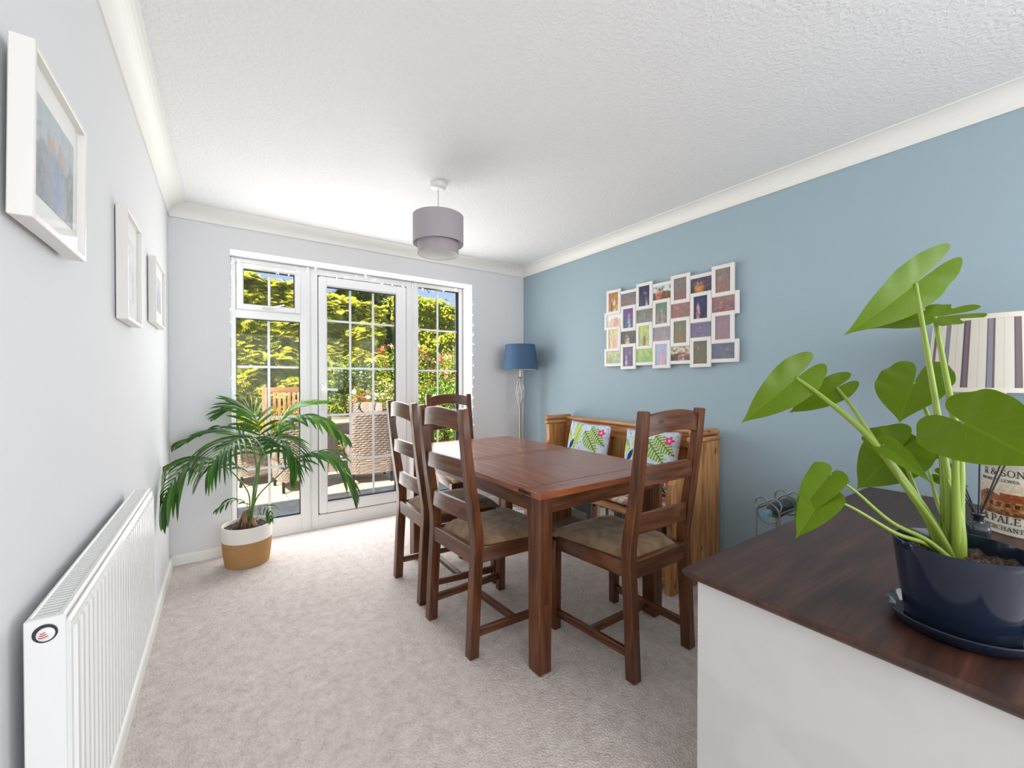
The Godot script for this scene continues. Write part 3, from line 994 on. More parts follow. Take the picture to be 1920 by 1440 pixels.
	for i in 2:
		var cu := thing("cushion", ["tropical leaf print cushion on the pew, nearer the floor lamp", "tropical leaf print cushion on the pew, nearer the sideboard"][i], "cushion", Vector3(2.338, 0.474, [-2.362, -1.765][i]), 0.0, "printed cushions on the pew")
		var b := MB.new()
		var tilt := Transform3D(Basis(Vector3(0, 0, 1), -0.20 if i == 0 else -0.23) * Basis(Vector3(1, 0, 0), [0.02, -0.04][i]), Vector3(-0.02, 0.0, 0))
		b.xf = tilt
		var rim := []
		var cf := func(u: float, v: float, s: float) -> Vector3:
			var a := u * 2 - 1
			var q := v * 2 - 1
			var e := sqrt(maxf(0.0, (1 - a * a) * (1 - q * q)))
			var pinch := 1.0 - 0.06 * (1.0 - absf(a * q)) * 1.0
			return Vector3(s * 0.062 * pow(e, 0.7), 0.205 + q * 0.205 * (pinch if absf(q) > 0.99 else 1.0 - 0.06 * (1.0 - absf(a)) * absf(q)), a * 0.218 * (1.0 - 0.06 * (1.0 - absf(q)) * absf(a)))
		b.sheet(20, 20, func(u, v): return cf.call(u, v, -1.0) * Vector3(1, 1, -1) , Vector2(-1, -1), true)
		b.sheet(20, 20, func(u, v): return cf.call(u, v, 1.0), Vector2.ONE, true)
		put(cu, "cover", b, pr)
		b = MB.new()
		b.xf = tilt
		for e in 4:
			for k in 21:
				var q := k / 20.0
				rim.append(cf.call([q, 1.0, 1.0 - q, 0.0][e], [0.0, q, 1.0, 1.0 - q][e], 0.0))
		b.tube(rim, 0.0022, 6)
		put(cu, "piping", b, M.piping)
	# low crate of books under the seat
	var cr := thing("book_crate", "low pine box standing under the pew seat", "crate", Vector3(2.24, 0, -1.86))
	var bx := MB.new(2, off())
	bx.span(Vector3(-0.15, 0.03, -0.27), Vector3(-0.135, 0.20, 0.41), 0.002)
	put(cr, "front_board", bx, M.pine)
	bx = MB.new(2, off())
	bx.span(Vector3(0.135, 0.0, -0.27), Vector3(0.15, 0.20, 0.41), 0.002)
	put(cr, "rear_board", bx, M.pine)
	for z in [-0.27, 0.395]:
		bx = MB.new(0, off())
		bx.span(Vector3(-0.135, 0.0, z), Vector3(0.135, 0.20, z + 0.015), 0.002)
		put(cr, "end_board", bx, M.pine)
	bx = MB.new(2, off())
	bx.span(Vector3(-0.135, 0.03, -0.255), Vector3(0.135, 0.042, 0.395), 0.001)
	put(cr, "base_board", bx, M.pine)
	var pal := [Color8(40, 38, 36), Color8(214, 206, 192), Color8(120, 40, 36), Color8(44, 66, 84), Color8(190, 170, 140), Color8(70, 84, 60), Color8(230, 226, 220), Color8(150, 96, 50)]
	mat("paper", Color8(232, 226, 212), 0.9)
	var z := -2.105
	var names := ["black", "cream", "dark red", "navy", "tan", "olive", "white", "brown"]
	for i in 16:
		var th := rng.randf_range(0.014, 0.034)
		var hh := rng.randf_range(0.30, 0.335)
		var ci := (i * 5 + i / 8) % 8
		var bk := thing("book", "%s book standing in the crate under the pew, %s from the far end" % [names[ci], ["first", "second", "third", "fourth", "fifth", "sixth", "seventh", "eighth", "ninth", "tenth", "eleventh", "twelfth", "thirteenth", "fourteenth", "fifteenth", "sixteenth"][i]], "book", Vector3(2.22, 0.043, z + th / 2), 0.0, "books under the pew seat")
		var cm: StandardMaterial3D = M.get("book_%d" % ci)
		if cm == null: cm = mat("book_%d" % ci, pal[ci], 0.6)
		bx = MB.new()
		bx.span(Vector3(-0.112, 0, -th / 2), Vector3(-0.108, hh, th / 2), 0.001)
		bx.span(Vector3(-0.110, 0, -th / 2), Vector3(0.110, hh, -th / 2 + 0.002), 0.0005)
		bx.span(Vector3(-0.110, 0, th / 2 - 0.002), Vector3(0.110, hh, th / 2), 0.0005)
		put(bk, "cover", bx, cm)
		bx = MB.new()
		bx.span(Vector3(-0.108, 0.003, -th / 2 + 0.002), Vector3(0.106, hh - 0.004, th / 2 - 0.002), 0.0005)
		put(bk, "pages", bx, M.paper)
		z += th + 0.0015
		if z > -1.49: break

func cushion_print() -> ImageTexture:
	var n1 := noise(81, 0.02, 3)
	var rb := func(x: float, y: float, cx: float, cy: float, an: float, L: float, W: float) -> Vector2:
		# position along and across a leaf; x in 0..1 inside
		var d := Vector2(x - cx, y - cy).rotated(-an)
		return Vector2(d.x / L, d.y / W)
	var leaves := [[62, 6, 1.25, 120, 40], [96, 4, 1.75, 150, 44], [240, 250, -2.3, 150, 70], [128, 40, 0.85, 130, 78], [160, 20, 0.75, 120, 60], [14, 170, 0.7, 90, 34], [100, 200, 0.3, 100, 34], [10, 40, 1.0, 70, 20]]
	return picture(256, 256, func(px: int, py: int) -> Color:
		var x := float(px)
		var y := float(py)
		var c := Color8(190, 208, 220).lerp(Color8(210, 220, 226), 0.5 + n1.get_noise_2d(x, y))
		if n1.get_noise_2d(x * 2.5 + 90, y * 2.5) > 0.42: c = Color8(120, 168, 190)
		for i in leaves.size():
			var l: Array = leaves[i]
			var q: Vector2 = rb.call(x, y, l[0], l[1], l[2], l[3], l[4])
			if q.x > 0 and q.x < 1:
				var w := 0.5 * sin(PI * pow(q.x, 0.8))
				if absf(q.y) < w:
					var stripe := fposmod(q.x * 9.0 - absf(q.y) * 3.0, 1.0)
					c = Color8(96, 132, 70) if stripe < 0.35 else (Color8(164, 190, 96) if stripe < 0.75 else Color8(226, 232, 208))
					if i in [0, 1]: c = Color8(178, 200, 104) if stripe < 0.6 else Color8(206, 220, 150)
					if absf(q.y) < 0.03: c = Color8(90, 120, 70)
		for f in [[222, 40, 20], [150, 236, 14], [236, 214, 16]]:
			var d := Vector2(x - f[0], y - f[1])
			var r: float = f[2] * (0.8 + 0.2 * cos(d.angle() * 5.0))
			if d.length() < r: c = Color8(226, 70, 134) if d.length() > r * 0.35 else Color8(250, 170, 196)
		# small dark blue bird
		var bq: Vector2 = rb.call(x, y, 34, 150, -1.1, 70, 26)
		if bq.x > 0 and bq.x < 1 and absf(bq.y) < 0.45 * sin(PI * bq.x): c = Color8(42, 66, 120)
		var b2: Vector2 = rb.call(x, y, 176, 196, 0.9, 74, 24)
		if b2.x > 0 and b2.x < 1 and absf(b2.y) < 0.45 * sin(PI * b2.x): c = Color8(38, 60, 112)
		if Vector2(x - 24, y - 90).length() < 16: c = Color8(206, 216, 120)
		return c)

# ---------------------------------------------------------------- lamps
func lighting():
	# pendant with two drums, switched off
	var t := thing("pendant_lamp", "grey two-tier drum pendant hanging from the ceiling rose", "lamp", Vector3(1.043, H, -2.261))
	var b := MB.new()
	b.lathe([Vector2(0.0, -0.030), Vector2(0.036, -0.030), Vector2(0.044, -0.026), Vector2(0.047, -0.018), Vector2(0.047, 0.0)], 32)
	put(t, "ceiling_rose", b, M.gloss_white)
	b = MB.new()
	b.tube([Vector3(0, -0.028, 0), Vector3(0.001, -0.12, 0), Vector3(0, -0.23, 0)], 0.0032, 8)
	put(t, "cable", b, M.cable)
	b = MB.new()
	b.lathe([Vector2(0.0, -0.29), Vector2(0.019, -0.285), Vector2(0.021, -0.24), Vector2(0.014, -0.225), Vector2(0.0, -0.222)], 20)
	put(t, "lamp_holder", b, M.gloss_white)
	b = MB.new()
	var pr := []
	for i in 13:
		var a := -PI / 2 + PI * i / 12.0
		pr.append(Vector2(0.030 * cos(a) * (1.0 if a < 0.4 else 0.85), -0.335 + 0.036 * sin(a)))
	pr.append(Vector2(0.013, -0.292))
	pr.append(Vector2(0.013, -0.285))
	b.lathe(pr, 20)
	put(t, "bulb", b, M.gloss_white)
	for q in [[0.147, -0.193, -0.353], [0.119, -0.275, -0.412]]:
		var s := MB.new()
		s.lathe([Vector2(q[0] - 0.0012, q[2]), Vector2(q[0], q[2]), Vector2(q[0], q[1]), Vector2(q[0] - 0.0012, q[1])], 56)
		var d := put(t, "drum_shade", s, M.lampshade_grey)
		s = MB.new()
		s.lathe([Vector2(q[0] - 0.0016, q[1] - 0.001), Vector2(q[0] - 0.0016, q[2] + 0.001)], 56)
		put(d, "lining", s, M.lampshade_lining)
		for y in [q[1], q[2]]:
			s = MB.new()
			var pts := []
			for i in 41: pts.append(Vector3(cos(TAU * i / 40.0) * (q[0] - 0.001), y, sin(TAU * i / 40.0) * (q[0] - 0.001)))
			s.tube(pts, 0.0016, 5, false)
			put(d, "rim_wire", s, M.lampshade_grey)
	b = MB.new()
	for i in 3:
		var a := TAU * i / 3.0 + 0.4
		b.tube([Vector3(0.016 * cos(a), -0.245, 0.016 * sin(a)), Vector3(0.06 * cos(a), -0.238, 0.06 * sin(a)), Vector3(0.146 * cos(a), -0.205, 0.146 * sin(a))], 0.0016, 5)
		b.tube([Vector3(0.018 * cos(a + 1), -0.283, 0.018 * sin(a + 1)), Vector3(0.118 * cos(a + 1), -0.283, 0.118 * sin(a + 1))], 0.0016, 5)
	put(t, "spider", b, M.wire)
	# floor lamp in the corner
	t = thing("floor_lamp", "brushed metal floor lamp with a blue tapered shade in the far corner", "lamp", Vector3(2.355, 0, -3.25))
	b = MB.new()
	b.lathe([Vector2(0.0, 0.0), Vector2(0.125, 0.0), Vector2(0.127, 0.008), Vector2(0.118, 0.016), Vector2(0.05, 0.026), Vector2(0.018, 0.038), Vector2(0.013, 0.06), Vector2(0.0, 0.06)], 36)
	put(t, "base", b, M.brushed)
	b = MB.new()
	b.lathe([Vector2(0.012, 0.05), Vector2(0.012, 0.935), Vector2(0.015, 0.94), Vector2(0.015, 0.95), Vector2(0.010, 0.955), Vector2(0.0, 0.955)], 18)
	put(t, "pole", b, M.brushed)
	for k in 6:
		b = MB.new()
		var pts := []
		for i in 17:
			var f := i / 16.0
			var a := TAU * k / 6.0 + f * 1.5
			var r := 0.007 + 0.034 * pow(sin(PI * pow(f, 1.25)), 1.0)
			pts.append(Vector3(cos(a) * r, 0.945 + f * 0.285, sin(a) * r))
		b.tube(pts, 0.0046, 7)
		put(t, "twisted_rod", b, M.brushed)
	b = MB.new()
	b.lathe([Vector2(0.0, 1.228), Vector2(0.010, 1.228), Vector2(0.030, 1.247), Vector2(0.028, 1.249), Vector2(0.011, 1.243), Vector2(0.0105, 1.36), Vector2(0.0, 1.36)], 24)
	put(t, "drip_pan", b, M.brushed)
	b = MB.new()
	b.lathe([Vector2(0.1685, 1.318), Vector2(0.170, 1.318), Vector2(0.141, 1.558), Vector2(0.1395, 1.558)], 56)
	var sh := put(t, "shade", b, M.lampshade_blue)
	b = MB.new()
	b.lathe([Vector2(0.1392, 1.557), Vector2(0.1682, 1.319)], 56)
	put(sh, "lining", b, M.lampshade_lining)
	b = MB.new()
	for i in 3:
		var a := TAU * i / 3.0
		b.tube([Vector3(0.01 * cos(a), 1.35, 0.01 * sin(a)), Vector3(0.163 * cos(a), 1.362, 0.163 * sin(a))], 0.002, 5)
	put(t, "spider", b, M.wire)
	b = MB.new()
	b.lathe([Vector2(0.0, 1.36), Vector2(0.013, 1.36), Vector2(0.014, 1.39), Vector2(0.03, 1.43), Vector2(0.02, 1.465), Vector2(0.0, 1.47)], 16)
	put(t, "bulb", b, M.gloss_white)

# ---------------------------------------------------------------- pictures and radiator
func photo_tex(seed_: int, cells: int, rows: int, cw: int, ch: int, pal: Array) -> ImageTexture:
	# a sheet of small holiday snapshots: out-of-focus colour, sky over ground and soft figures
	var r := RandomNumberGenerator.new()
	r.seed = seed_
	var spec := []
	for i in cells * rows:
		var p: Array = pal[i % pal.size()]
		var fig := []
		for k in int(p[3]):
			fig.append([r.randf_range(0.25, 0.75), r.randf_range(0.5, 0.62), r.randf_range(0.10, 0.16), p[4 + k % (p.size() - 4)]])
		spec.append([p[0], p[1], p[2], fig, r.randi() % 1000])
	var n := noise(seed_, 0.06, 3)
	return picture(cw * cells, ch * rows, func(x: int, y: int) -> Color:
		var i := x / cw + (y / ch) * cells
		var u := float(x % cw) / cw
		var v := float(y % ch) / ch
		var s: Array = spec[i]
		var nz := n.get_noise_2d(x + s[4] * 3.0, y)
		var c: Color = (s[0] as Color).lerp(s[1], smoothstep(0.25, 0.6, v + nz * 0.35)).lerp(s[2], clampf(nz * 0.9 + 0.1, 0.0, 0.5))
		for f in s[3]:
			var d := Vector2((u - f[0]) / f[2], (v - f[1] - 0.18) / 0.30)
			var hd := Vector2((u - f[0]) / (f[2] * 0.42), (v - f[1] + 0.20) / 0.085)
			c = c.lerp((f[3] as Color).lerp(s[2], clampf(0.25 + nz, 0.0, 0.6)), 0.85 * smoothstep(1.45, 0.45, d.length() + nz * 0.5))
			c = c.lerp(Color8(196, 152, 132), 0.7 * smoothstep(1.5, 0.4, hd.length() + nz * 0.4))
		return c)

func wall_things():
	# three deep white frames on the left wall
	var pal := [[Color8(176, 184, 186), Color8(120, 122, 124), Color8(150, 168, 190), 5, Color8(120, 146, 186), Color8(196, 170, 150), Color8(150, 150, 156), Color8(200, 176, 150)],
		[Color8(206, 212, 216), Color8(170, 178, 184), Color8(190, 196, 200), 2, Color8(150, 160, 170), Color8(210, 206, 200)],
		[Color8(186, 196, 212), Color8(150, 160, 176), Color8(200, 190, 190), 3, Color8(120, 132, 160), Color8(190, 180, 176)]]
	var spec := [[Vector3(XL + 0.008, 1.622, -1.150), 0.315, 0.288, 0.225, 0.175, 0.014], [Vector3(XL, 1.604, -1.998), 0.295, 0.375, 0.15, 0.215, 0.0], [Vector3(XL, 1.645, -2.757), 0.385, 0.312, 0.22, 0.17, 0.0]]
	var lab := ["white box frame with a group photo on the left wall, nearest the camera", "upright white box frame on the left wall, second of the three", "white box frame on the left wall, nearest the patio doors"]
	for i in 3:
		var s: Array = spec[i]
		var t := thing("picture_frame", lab[i], "picture", s[0], PI / 2, "white box frames on the left wall")
		t.rotation = Vector3(0, PI / 2, 0)
		t.basis = t.basis * Basis(Vector3.RIGHT, s[5])
		var w: float = s[1] / 2
		var h: float = s[2] / 2
		ring(t, "frame", rect(-w, -h, w, h), rect(-w + 0.011, -h + 0.011, w - 0.011, h - 0.011), 0.003, 0.033, M.frame_white, 0.0015)
		var b := MB.new()
		b.span(Vector3(-w + 0.009, -h + 0.009, 0.004), Vector3(w - 0.009, h - 0.009, 0.020), 0.0005)
		put(t, "mount", b, M.mount)
		b = MB.new()
		var pw: float = s[3] / 2
		var ph: float = s[4] / 2
		var m := mat("photo_%d" % i, Color.WHITE, 0.5)
		m.albedo_texture = photo_tex(400 + i, 1, 1, 96, 80 if i != 1 else 128, [pal[i]])
		b.quad(Vector3(-pw, -ph, 0.0207), Vector3(pw, -ph, 0.0207), Vector3(pw, ph, 0.0207), Vector3(-pw, ph, 0.0207), [Vector2(0, 1), Vector2(1, 1), Vector2(1, 0), Vector2(0, 0)])
		put(t, "photo", b, m)
		b = MB.new()
		b.quad(Vector3(-w + 0.009, -h + 0.009, 0.027), Vector3(w - 0.009, -h + 0.009, 0.027), Vector3(w - 0.009, h - 0.009, 0.027), Vector3(-w + 0.009, h - 0.009, 0.027))
		put(t, "glass", b, M.glass)
	# collage of 28 snapshots on the blue wall: upright and lying frames in turn
	var cp := [
		[Color8(190, 130, 70), Color8(206, 170, 40), Color8(120, 60, 40), 3, Color8(226, 214, 206), Color8(150, 60, 50)],
		[Color8(120, 118, 118), Color8(140, 124, 120), Color8(100, 104, 110), 1, Color8(150, 112, 106)],
		[Color8(40, 44, 92), Color8(60, 62, 96), Color8(30, 30, 60), 2, Color8(226, 220, 232), Color8(40, 40, 56)],
		[Color8(206, 226, 234), Color8(120, 84, 40), Color8(90, 70, 40), 2, Color8(206, 120, 100), Color8(190, 90, 80)],
		[Color8(130, 126, 122), Color8(140, 110, 106), Color8(110, 112, 112), 1, Color8(160, 100, 96)],
		[Color8(80, 70, 96), Color8(70, 66, 80), Color8(170, 110, 90), 3, Color8(226, 140, 60), Color8(240, 190, 60)],
		[Color8(140, 128, 124), Color8(150, 120, 112), Color8(120, 110, 104), 1, Color8(168, 116, 104)],
		[Color8(238, 238, 236), Color8(216, 206, 160), Color8(220, 200, 190), 4, Color8(206, 150, 140), Color8(220, 190, 180)],
		[Color8(110, 70, 140), Color8(60, 90, 120), Color8(80, 60, 110), 3, Color8(200, 196, 220), Color8(70, 120, 140)],
		[Color8(120, 124, 116), Color8(130, 132, 124), Color8(100, 106, 100), 1, Color8(130, 134, 128)],
		[Color8(110, 140, 120), Color8(150, 140, 130), Color8(90, 100, 110), 2, Color8(50, 60, 80), Color8(190, 170, 160)],
		[Color8(160, 124, 118), Color8(150, 116, 112), Color8(130, 100, 98), 1, Color8(172, 104, 98)],
		[Color8(50, 54, 96), Color8(44, 44, 80), Color8(80, 80, 120), 2, Color8(230, 224, 236), Color8(216, 140, 130)],
		[Color8(150, 110, 110), Color8(140, 100, 102), Color8(160, 150, 150), 1, Color8(160, 80, 82)],
		[Color8(216, 206, 150), Color8(226, 190, 176), Color8(200, 180, 110), 2, Color8(230, 150, 150), Color8(220, 216, 160)],
		[Color8(70, 72, 60), Color8(60, 56, 50), Color8(110, 104, 90), 2, Color8(196, 80, 70), Color8(220, 200, 190)],
		[Color8(190, 206, 110), Color8(180, 200, 120), Color8(130, 160, 80), 2, Color8(210, 216, 226), Color8(150, 50, 50)],
		[Color8(150, 146, 152), Color8(160, 148, 152), Color8(130, 128, 136), 1, Color8(170, 156, 164)],
		[Color8(120, 124, 100), Color8(130, 120, 96), Color8(110, 116, 90), 1, Color8(176, 104, 90)],
		[Color8(118, 116, 146), Color8(126, 120, 140), Color8(104, 102, 130), 1, Color8(134, 120, 150)],
		[Color8(150, 132, 144), Color8(156, 130, 138), Color8(140, 124, 136), 1, Color8(164, 128, 138)],
		[Color8(190, 200, 150), Color8(170, 190, 130), Color8(140, 160, 110), 2, Color8(190, 190, 190), Color8(150, 150, 156)],
		[Color8(96, 80, 120), Color8(70, 60, 100), Color8(110, 90, 130), 2, Color8(220, 200, 224), Color8(80, 70, 120)],
		[Color8(170, 200, 110), Color8(150, 190, 90), Color8(120, 160, 80), 1, Color8(140, 170, 160)],
		[Color8(170, 176, 206), Color8(160, 170, 196), Color8(190, 190, 210), 2, Color8(232, 180, 200), Color8(222, 150, 170)],
		[Color8(216, 206, 176), Color8(90, 66, 62), Color8(70, 60, 64), 4, Color8(190, 120, 110), Color8(90, 60, 60), Color8(216, 200, 190)],
		[Color8(110, 112, 90), Color8(120, 112, 92), Color8(100, 100, 84), 1, Color8(120, 110, 96)],
		[Color8(110, 118, 138), Color8(116, 118, 132), Color8(90, 100, 126), 1, Color8(124, 122, 134)]]
	var pm := mat("snapshots", Color.WHITE, 0.35)
	pm.albedo_texture = photo_tex(77, 7, 4, 48, 48, cp)
	var t := thing("photo_collage", "white multi-photo frame of overlapping snapshots on the blue wall", "picture frame", Vector3(XR, 1.616, -1.8155), -PI / 2)
	var back := MB.new()
	back.span(Vector3(-0.44, -0.22, 0.002), Vector3(0.44, 0.22, 0.012), 0.001)
	put(t, "backing", back, M.frame_white)
	for r in 4:
		for c in 7:
			var up := (r + c) % 2 == 0
			var hw := 0.047 if up else 0.073
			var hh := 0.073 if up else 0.047
			var cx := (c - 3) * 0.1465
			var cy := (1.5 - r) * 0.1465
			var bo := 0.024
			var z1 := 0.034 if up else 0.029
			var f := ring(t, "frame", rect(cx - hw - bo, cy - hh - bo, cx + hw + bo, cy + hh + bo), rect(cx - hw, cy - hh, cx + hw, cy + hh), 0.012 if not up else 0.018, z1, M.frame_white, 0.002)
			var b := MB.new()
			var u0 := c / 7.0 + 0.003
			var u1 := (c + 1) / 7.0 - 0.003
			var v0 := r / 4.0 + 0.006
			var v1 := (r + 1) / 4.0 - 0.006
			var zz := z1 - 0.006
			b.quad(Vector3(cx - hw, cy - hh, zz), Vector3(cx + hw, cy - hh, zz), Vector3(cx + hw, cy + hh, zz), Vector3(cx - hw, cy + hh, zz), [Vector2(u0, v1), Vector2(u1, v1), Vector2(u1, v0), Vector2(u0, v0)])
			put(f, "photo", b, pm)
	radiator()

func radiator():
	var z0 := -2.0
	var z1 := -1.0
	var t := thing("radiator", "white fluted panel radiator with a top grille on the left wall", "radiator", Vector3(XL, 0, 0))
	var y0 := 0.340
	var y1 := 0.822
	# fluted front: outline in plan pushed upwards
	var p := PackedVector2Array()
	var n := 30
	var lo := 0.073
	var hi := 0.0795
	p.append(Vector2(z0 + 0.004, 0.066))
	p.append(Vector2(z0 + 0.004, lo))
	for i in n:
		var a := z0 + 0.010 + (z1 - z0 - 0.02) * i / n
		var w := (z1 - z0 - 0.02) / n
		for q in [[0.10, lo], [0.24, hi], [0.66, hi], [0.80, lo]]: p.append(Vector2(a + w * q[0], q[1]))
	p.append(Vector2(z1 - 0.004, lo))
	p.append(Vector2(z1 - 0.004, 0.066))
	var up := Transform3D(Basis(Vector3(0, 0, 1), Vector3(1, 0, 0), Vector3(0, 1, 0)), Vector3.ZERO)
	var b := MB.new()
	b.xf = up
	b.extrude(p, y0 + 0.022, y1 - 0.030)
	put(t, "front_panel", b, M.gloss_white)
	b = MB.new()
	b.span(Vector3(0.062, y0, z0 + 0.002), Vector3(0.0745, y1 - 0.012, z1 - 0.002), 0.004)
	put(t, "panel_edge", b, M.gloss_white)
	# row of small pressed welds along the foot
	for i in 24:
		b = MB.new()
		b.box(Vector3(0.0748, y0 + 0.011, z0 + 0.03 + i * 0.0405), Vector3(0.003, 0.005, 0.018), 0.001)
		put(t, "weld_mark", b, M.gloss_white)
	b = MB.new()
	b.span(Vector3(0.022, y0 + 0.01, z0 + 0.002), Vector3(0.030, y1 - 0.004, z1 - 0.002), 0.002)
	put(t, "rear_panel", b, M.gloss_white)
	for z in [z0, z1]:
		b = MB.new()
		b.span(Vector3(0.0215, y0 - 0.004, z - 0.002), Vector3(0.070, y1, z + 0.002), 0.0015)
		put(t, "end_panel", b, M.gloss_white)
	# top grille
	for x in [[0.0215, 0.0285], [0.058, 0.068]]:
		b = MB.new()
		b.span(Vector3(x[0], y1 - 0.010, z0), Vector3(x[1], y1, z1), 0.002)
		put(t, "grille_rail", b, M.gloss_white)
	for z in [[z0, z0 + 0.012], [z1 - 0.012, z1]]:
		b = MB.new()
		b.span(Vector3(0.026, y1 - 0.010, z[0]), Vector3(0.060, y1, z[1]), 0.0015)
		put(t, "grille_rail", b, M.gloss_white)
	var slat := MB.new()
	slat.box(Vector3.ZERO, Vector3(0.034, 0.006, 0.0075), 0.0012)
	var sm := slat.mesh()
	var k := 0
	while z0 + 0.018 + k * 0.0122 < z1 - 0.012:
		put(t, "grille_slat", sm, M.gloss_white, Transform3D(Basis.IDENTITY, Vector3(0.0432, y1 - 0.0045, z0 + 0.018 + k * 0.0122)))
		k += 1
	# wall brackets
	for z in [z0 + 0.15, z1 - 0.15]:
		b = MB.new()
		b.span(Vector3(0.0, y0 + 0.08, z - 0.015), Vector3(0.024, y1 - 0.08, z + 0.015), 0.002)
		put(t, "wall_bracket", b, M.gloss_white)
	# round opening, its inner shade a dark disc, and maker's badge on near end
	var fc := Transform3D(Basis(Vector3.RIGHT, PI / 2), Vector3(0.0462, y1 - 0.0245, z1 + 0.002))
	b = MB.new()
	b.xf = fc
	b.lathe([Vector2(0.0145, 0.0), Vector2(0.0150, 0.0010), Vector2(0.0138, 0.0012), Vector2(0.0128, 0.0004)], 32)
	put(t, "opening_rim", b, M.gasket)
	b = MB.new()
	b.xf = fc
	b.lathe([Vector2(0.0138, 0.0006), Vector2(0.0, 0.0006)], 32)
	put(t, "opening", b, M.gasket)
	b = MB.new()
	b.xf = Transform3D(Basis(Vector3.RIGHT, PI / 2), Vector3(0.0470, y1 - 0.0258, z1 + 0.002))
	b.lathe([Vector2(0.0110, 0.0004), Vector2(0.0110, 0.0022), Vector2(0.0100, 0.0030), Vector2(0.0, 0.0032)], 32)
	var badge := put(t, "badge", b, M.gloss_white)
	for i in 3:
		b = MB.new()
		var pts := []
		for j in 9:
			var u := j / 8.0
			pts.append(Vector3(0.0470 - 0.006 + u * (0.006 + i * 0.0028) - 0.001 * i, y1 - 0.0225 - i * 0.0034 - 0.0008 * sin(u * PI * 1.4), z1 + 0.0052))
		b.tube(pts, 0.0008, 5)
		put(badge, "red_wave", b, M.red)

# ---------------------------------------------------------------- sideboard and what stands on it
func sideboard():
	var t := thing("sideboard", "white painted sideboard with a dark stained wooden top", "sideboard", Vector3(1.80, 0, -0.336))
	var b := MB.new()
	var ym := mat("sideboard_paint", Color8(232, 230, 226), 0.5, 0.4)
	ym.uv1_triplanar = true
	ym.albedo_texture = noise_tex(noise(91, 0.006, 3), 512, [[0.0, 0.55, 0.7, 1.0], [Color8(216, 214, 211), Color8(215, 213, 210), Color8(212, 209, 205), Color8(211, 208, 203)]])
	ym.albedo_color = Color.WHITE
	b.span(Vector3(-0.735, 0.0, -0.306), Vector3(-0.715, 0.672, 0.300), 0.002)
	put(t, "end_panel", b, ym)
	b = MB.new()
	b.span(Vector3(0.715, 0.0, -0.306), Vector3(0.735, 0.672, 0.300), 0.002)
	put(t, "end_panel", b, ym)
	b = MB.new()
	b.span(Vector3(-0.715, 0.06, -0.300), Vector3(0.715, 0.672, -0.288), 0.001)
	put(t, "rear_panel", b, ym)
	b = MB.new()
	b.span(Vector3(-0.715, 0.05, -0.288), Vector3(0.715, 0.07, 0.278), 0.001)
	put(t, "base_panel", b, ym)
	for i in 3:
		b = MB.new()
		var x0 := -0.712 + i * 0.476
		b.span(Vector3(x0, 0.08, 0.279), Vector3(x0 + 0.472, 0.664, 0.299), 0.003)
		var d := put(t, "door", b, ym)
		b = MB.new()
		b.xf = Transform3D(Basis(Vector3.RIGHT, PI / 2), Vector3(x0 + (0.43 if i != 2 else 0.04), 0.38, 0.299))
		b.lathe([Vector2(0.008, 0.0), Vector2(0.006, 0.012), Vector2(0.015, 0.018), Vector2(0.014, 0.026), Vector2(0.0, 0.030)], 20)
		put(d, "knob", b, M.brushed)
	# top with a moulded edge
	b = MB.new(0, Vector2(0.3, 0.2))
	b.us = 0.55
	b.vs = 1.3
	var secs := []
	for q in [[0.672, 0.024], [0.6735, 0.014], [0.679, 0.006], [0.687, 0.001], [0.693, 0.000], [0.6985, 0.003], [0.700, 0.008]]:
		var x: float = 0.770 - q[1]
		var z: float = 0.332 - q[1]
		secs.append(PackedVector3Array([Vector3(-x, q[0], -z), Vector3(x, q[0], -z), Vector3(x, q[0], z), Vector3(-x, q[0], z)]))
	b.loft(secs)
	put(t, "worktop", b, M.dark_top)
	var top := 0.7005
	# stoneware jar with transfer print
	var cr := thing("stoneware_jar", "cream stoneware jar printed with a brewery scene and black lettering", "jar", Vector3(2.222, top, -0.150))
	b = MB.new()
	b.lathe([Vector2(0.0, 0.0), Vector2(0.104, 0.0), Vector2(0.108, 0.004), Vector2(0.109, 0.10), Vector2(0.110, 0.205), Vector2(0.112, 0.222), Vector2(0.121, 0.232), Vector2(0.123, 0.240), Vector2(0.118, 0.243), Vector2(0.106, 0.236), Vector2(0.102, 0.20), Vector2(0.100, 0.02), Vector2(0.0, 0.018)], 56)
	var body := put(cr, "body", b, mat("stoneware", Color8(232, 226, 208), 0.28))
	# printed band with the building
	var pn := noise(95, 0.05, 4)
	var bandm := mat("jar_print", Color.WHITE, 0.3)
	bandm.albedo_texture = picture(256, 96, func(x: int, y: int) -> Color:
		var v := y / 96.0
		var n := pn.get_noise_2d(x * 1.2, y * 1.6)
		var roof := 0.40 - 0.16 * maxf(0.0, 1.0 - absf(x - 66) / 34.0) - (0.10 if (x > 96 and x < 200) else 0.0)
		var c := Color8(226, 216, 190).lerp(Color8(206, 176, 140), clampf(n + v, 0, 0.6))
		if v > roof: c = Color8(176, 92, 48).lerp(Color8(120, 62, 36), clampf(0.5 + n, 0, 1))
		if v > 0.55: c = Color8(206, 138, 70).lerp(Color8(110, 70, 40), clampf(0.45 + n * 1.2, 0, 1))
		if v > 0.60 and v < 0.72 and (x / 9) % 2 == 0 and x > 60 and x < 220: c = Color8(70, 46, 38)
		if v > 0.84: c = Color8(84, 58, 42).lerp(Color8(190, 130, 60), clampf(0.4 + n * 1.4, 0, 1))
		return c)
	b = MB.new()
	var arc := func(u: float, v: float) -> Vector3:
		var a := lerpf(PI - 1.65, PI + 1.25, u)
		return Vector3(cos(a) * 0.1106, lerpf(0.066, 0.170, v), -sin(a) * 0.1106)
	b.sheet(48, 4, func(u, v): return arc.call(u, 1.0 - v), Vector2.ONE, true)
	put(body, "printed_scene", b, bandm)
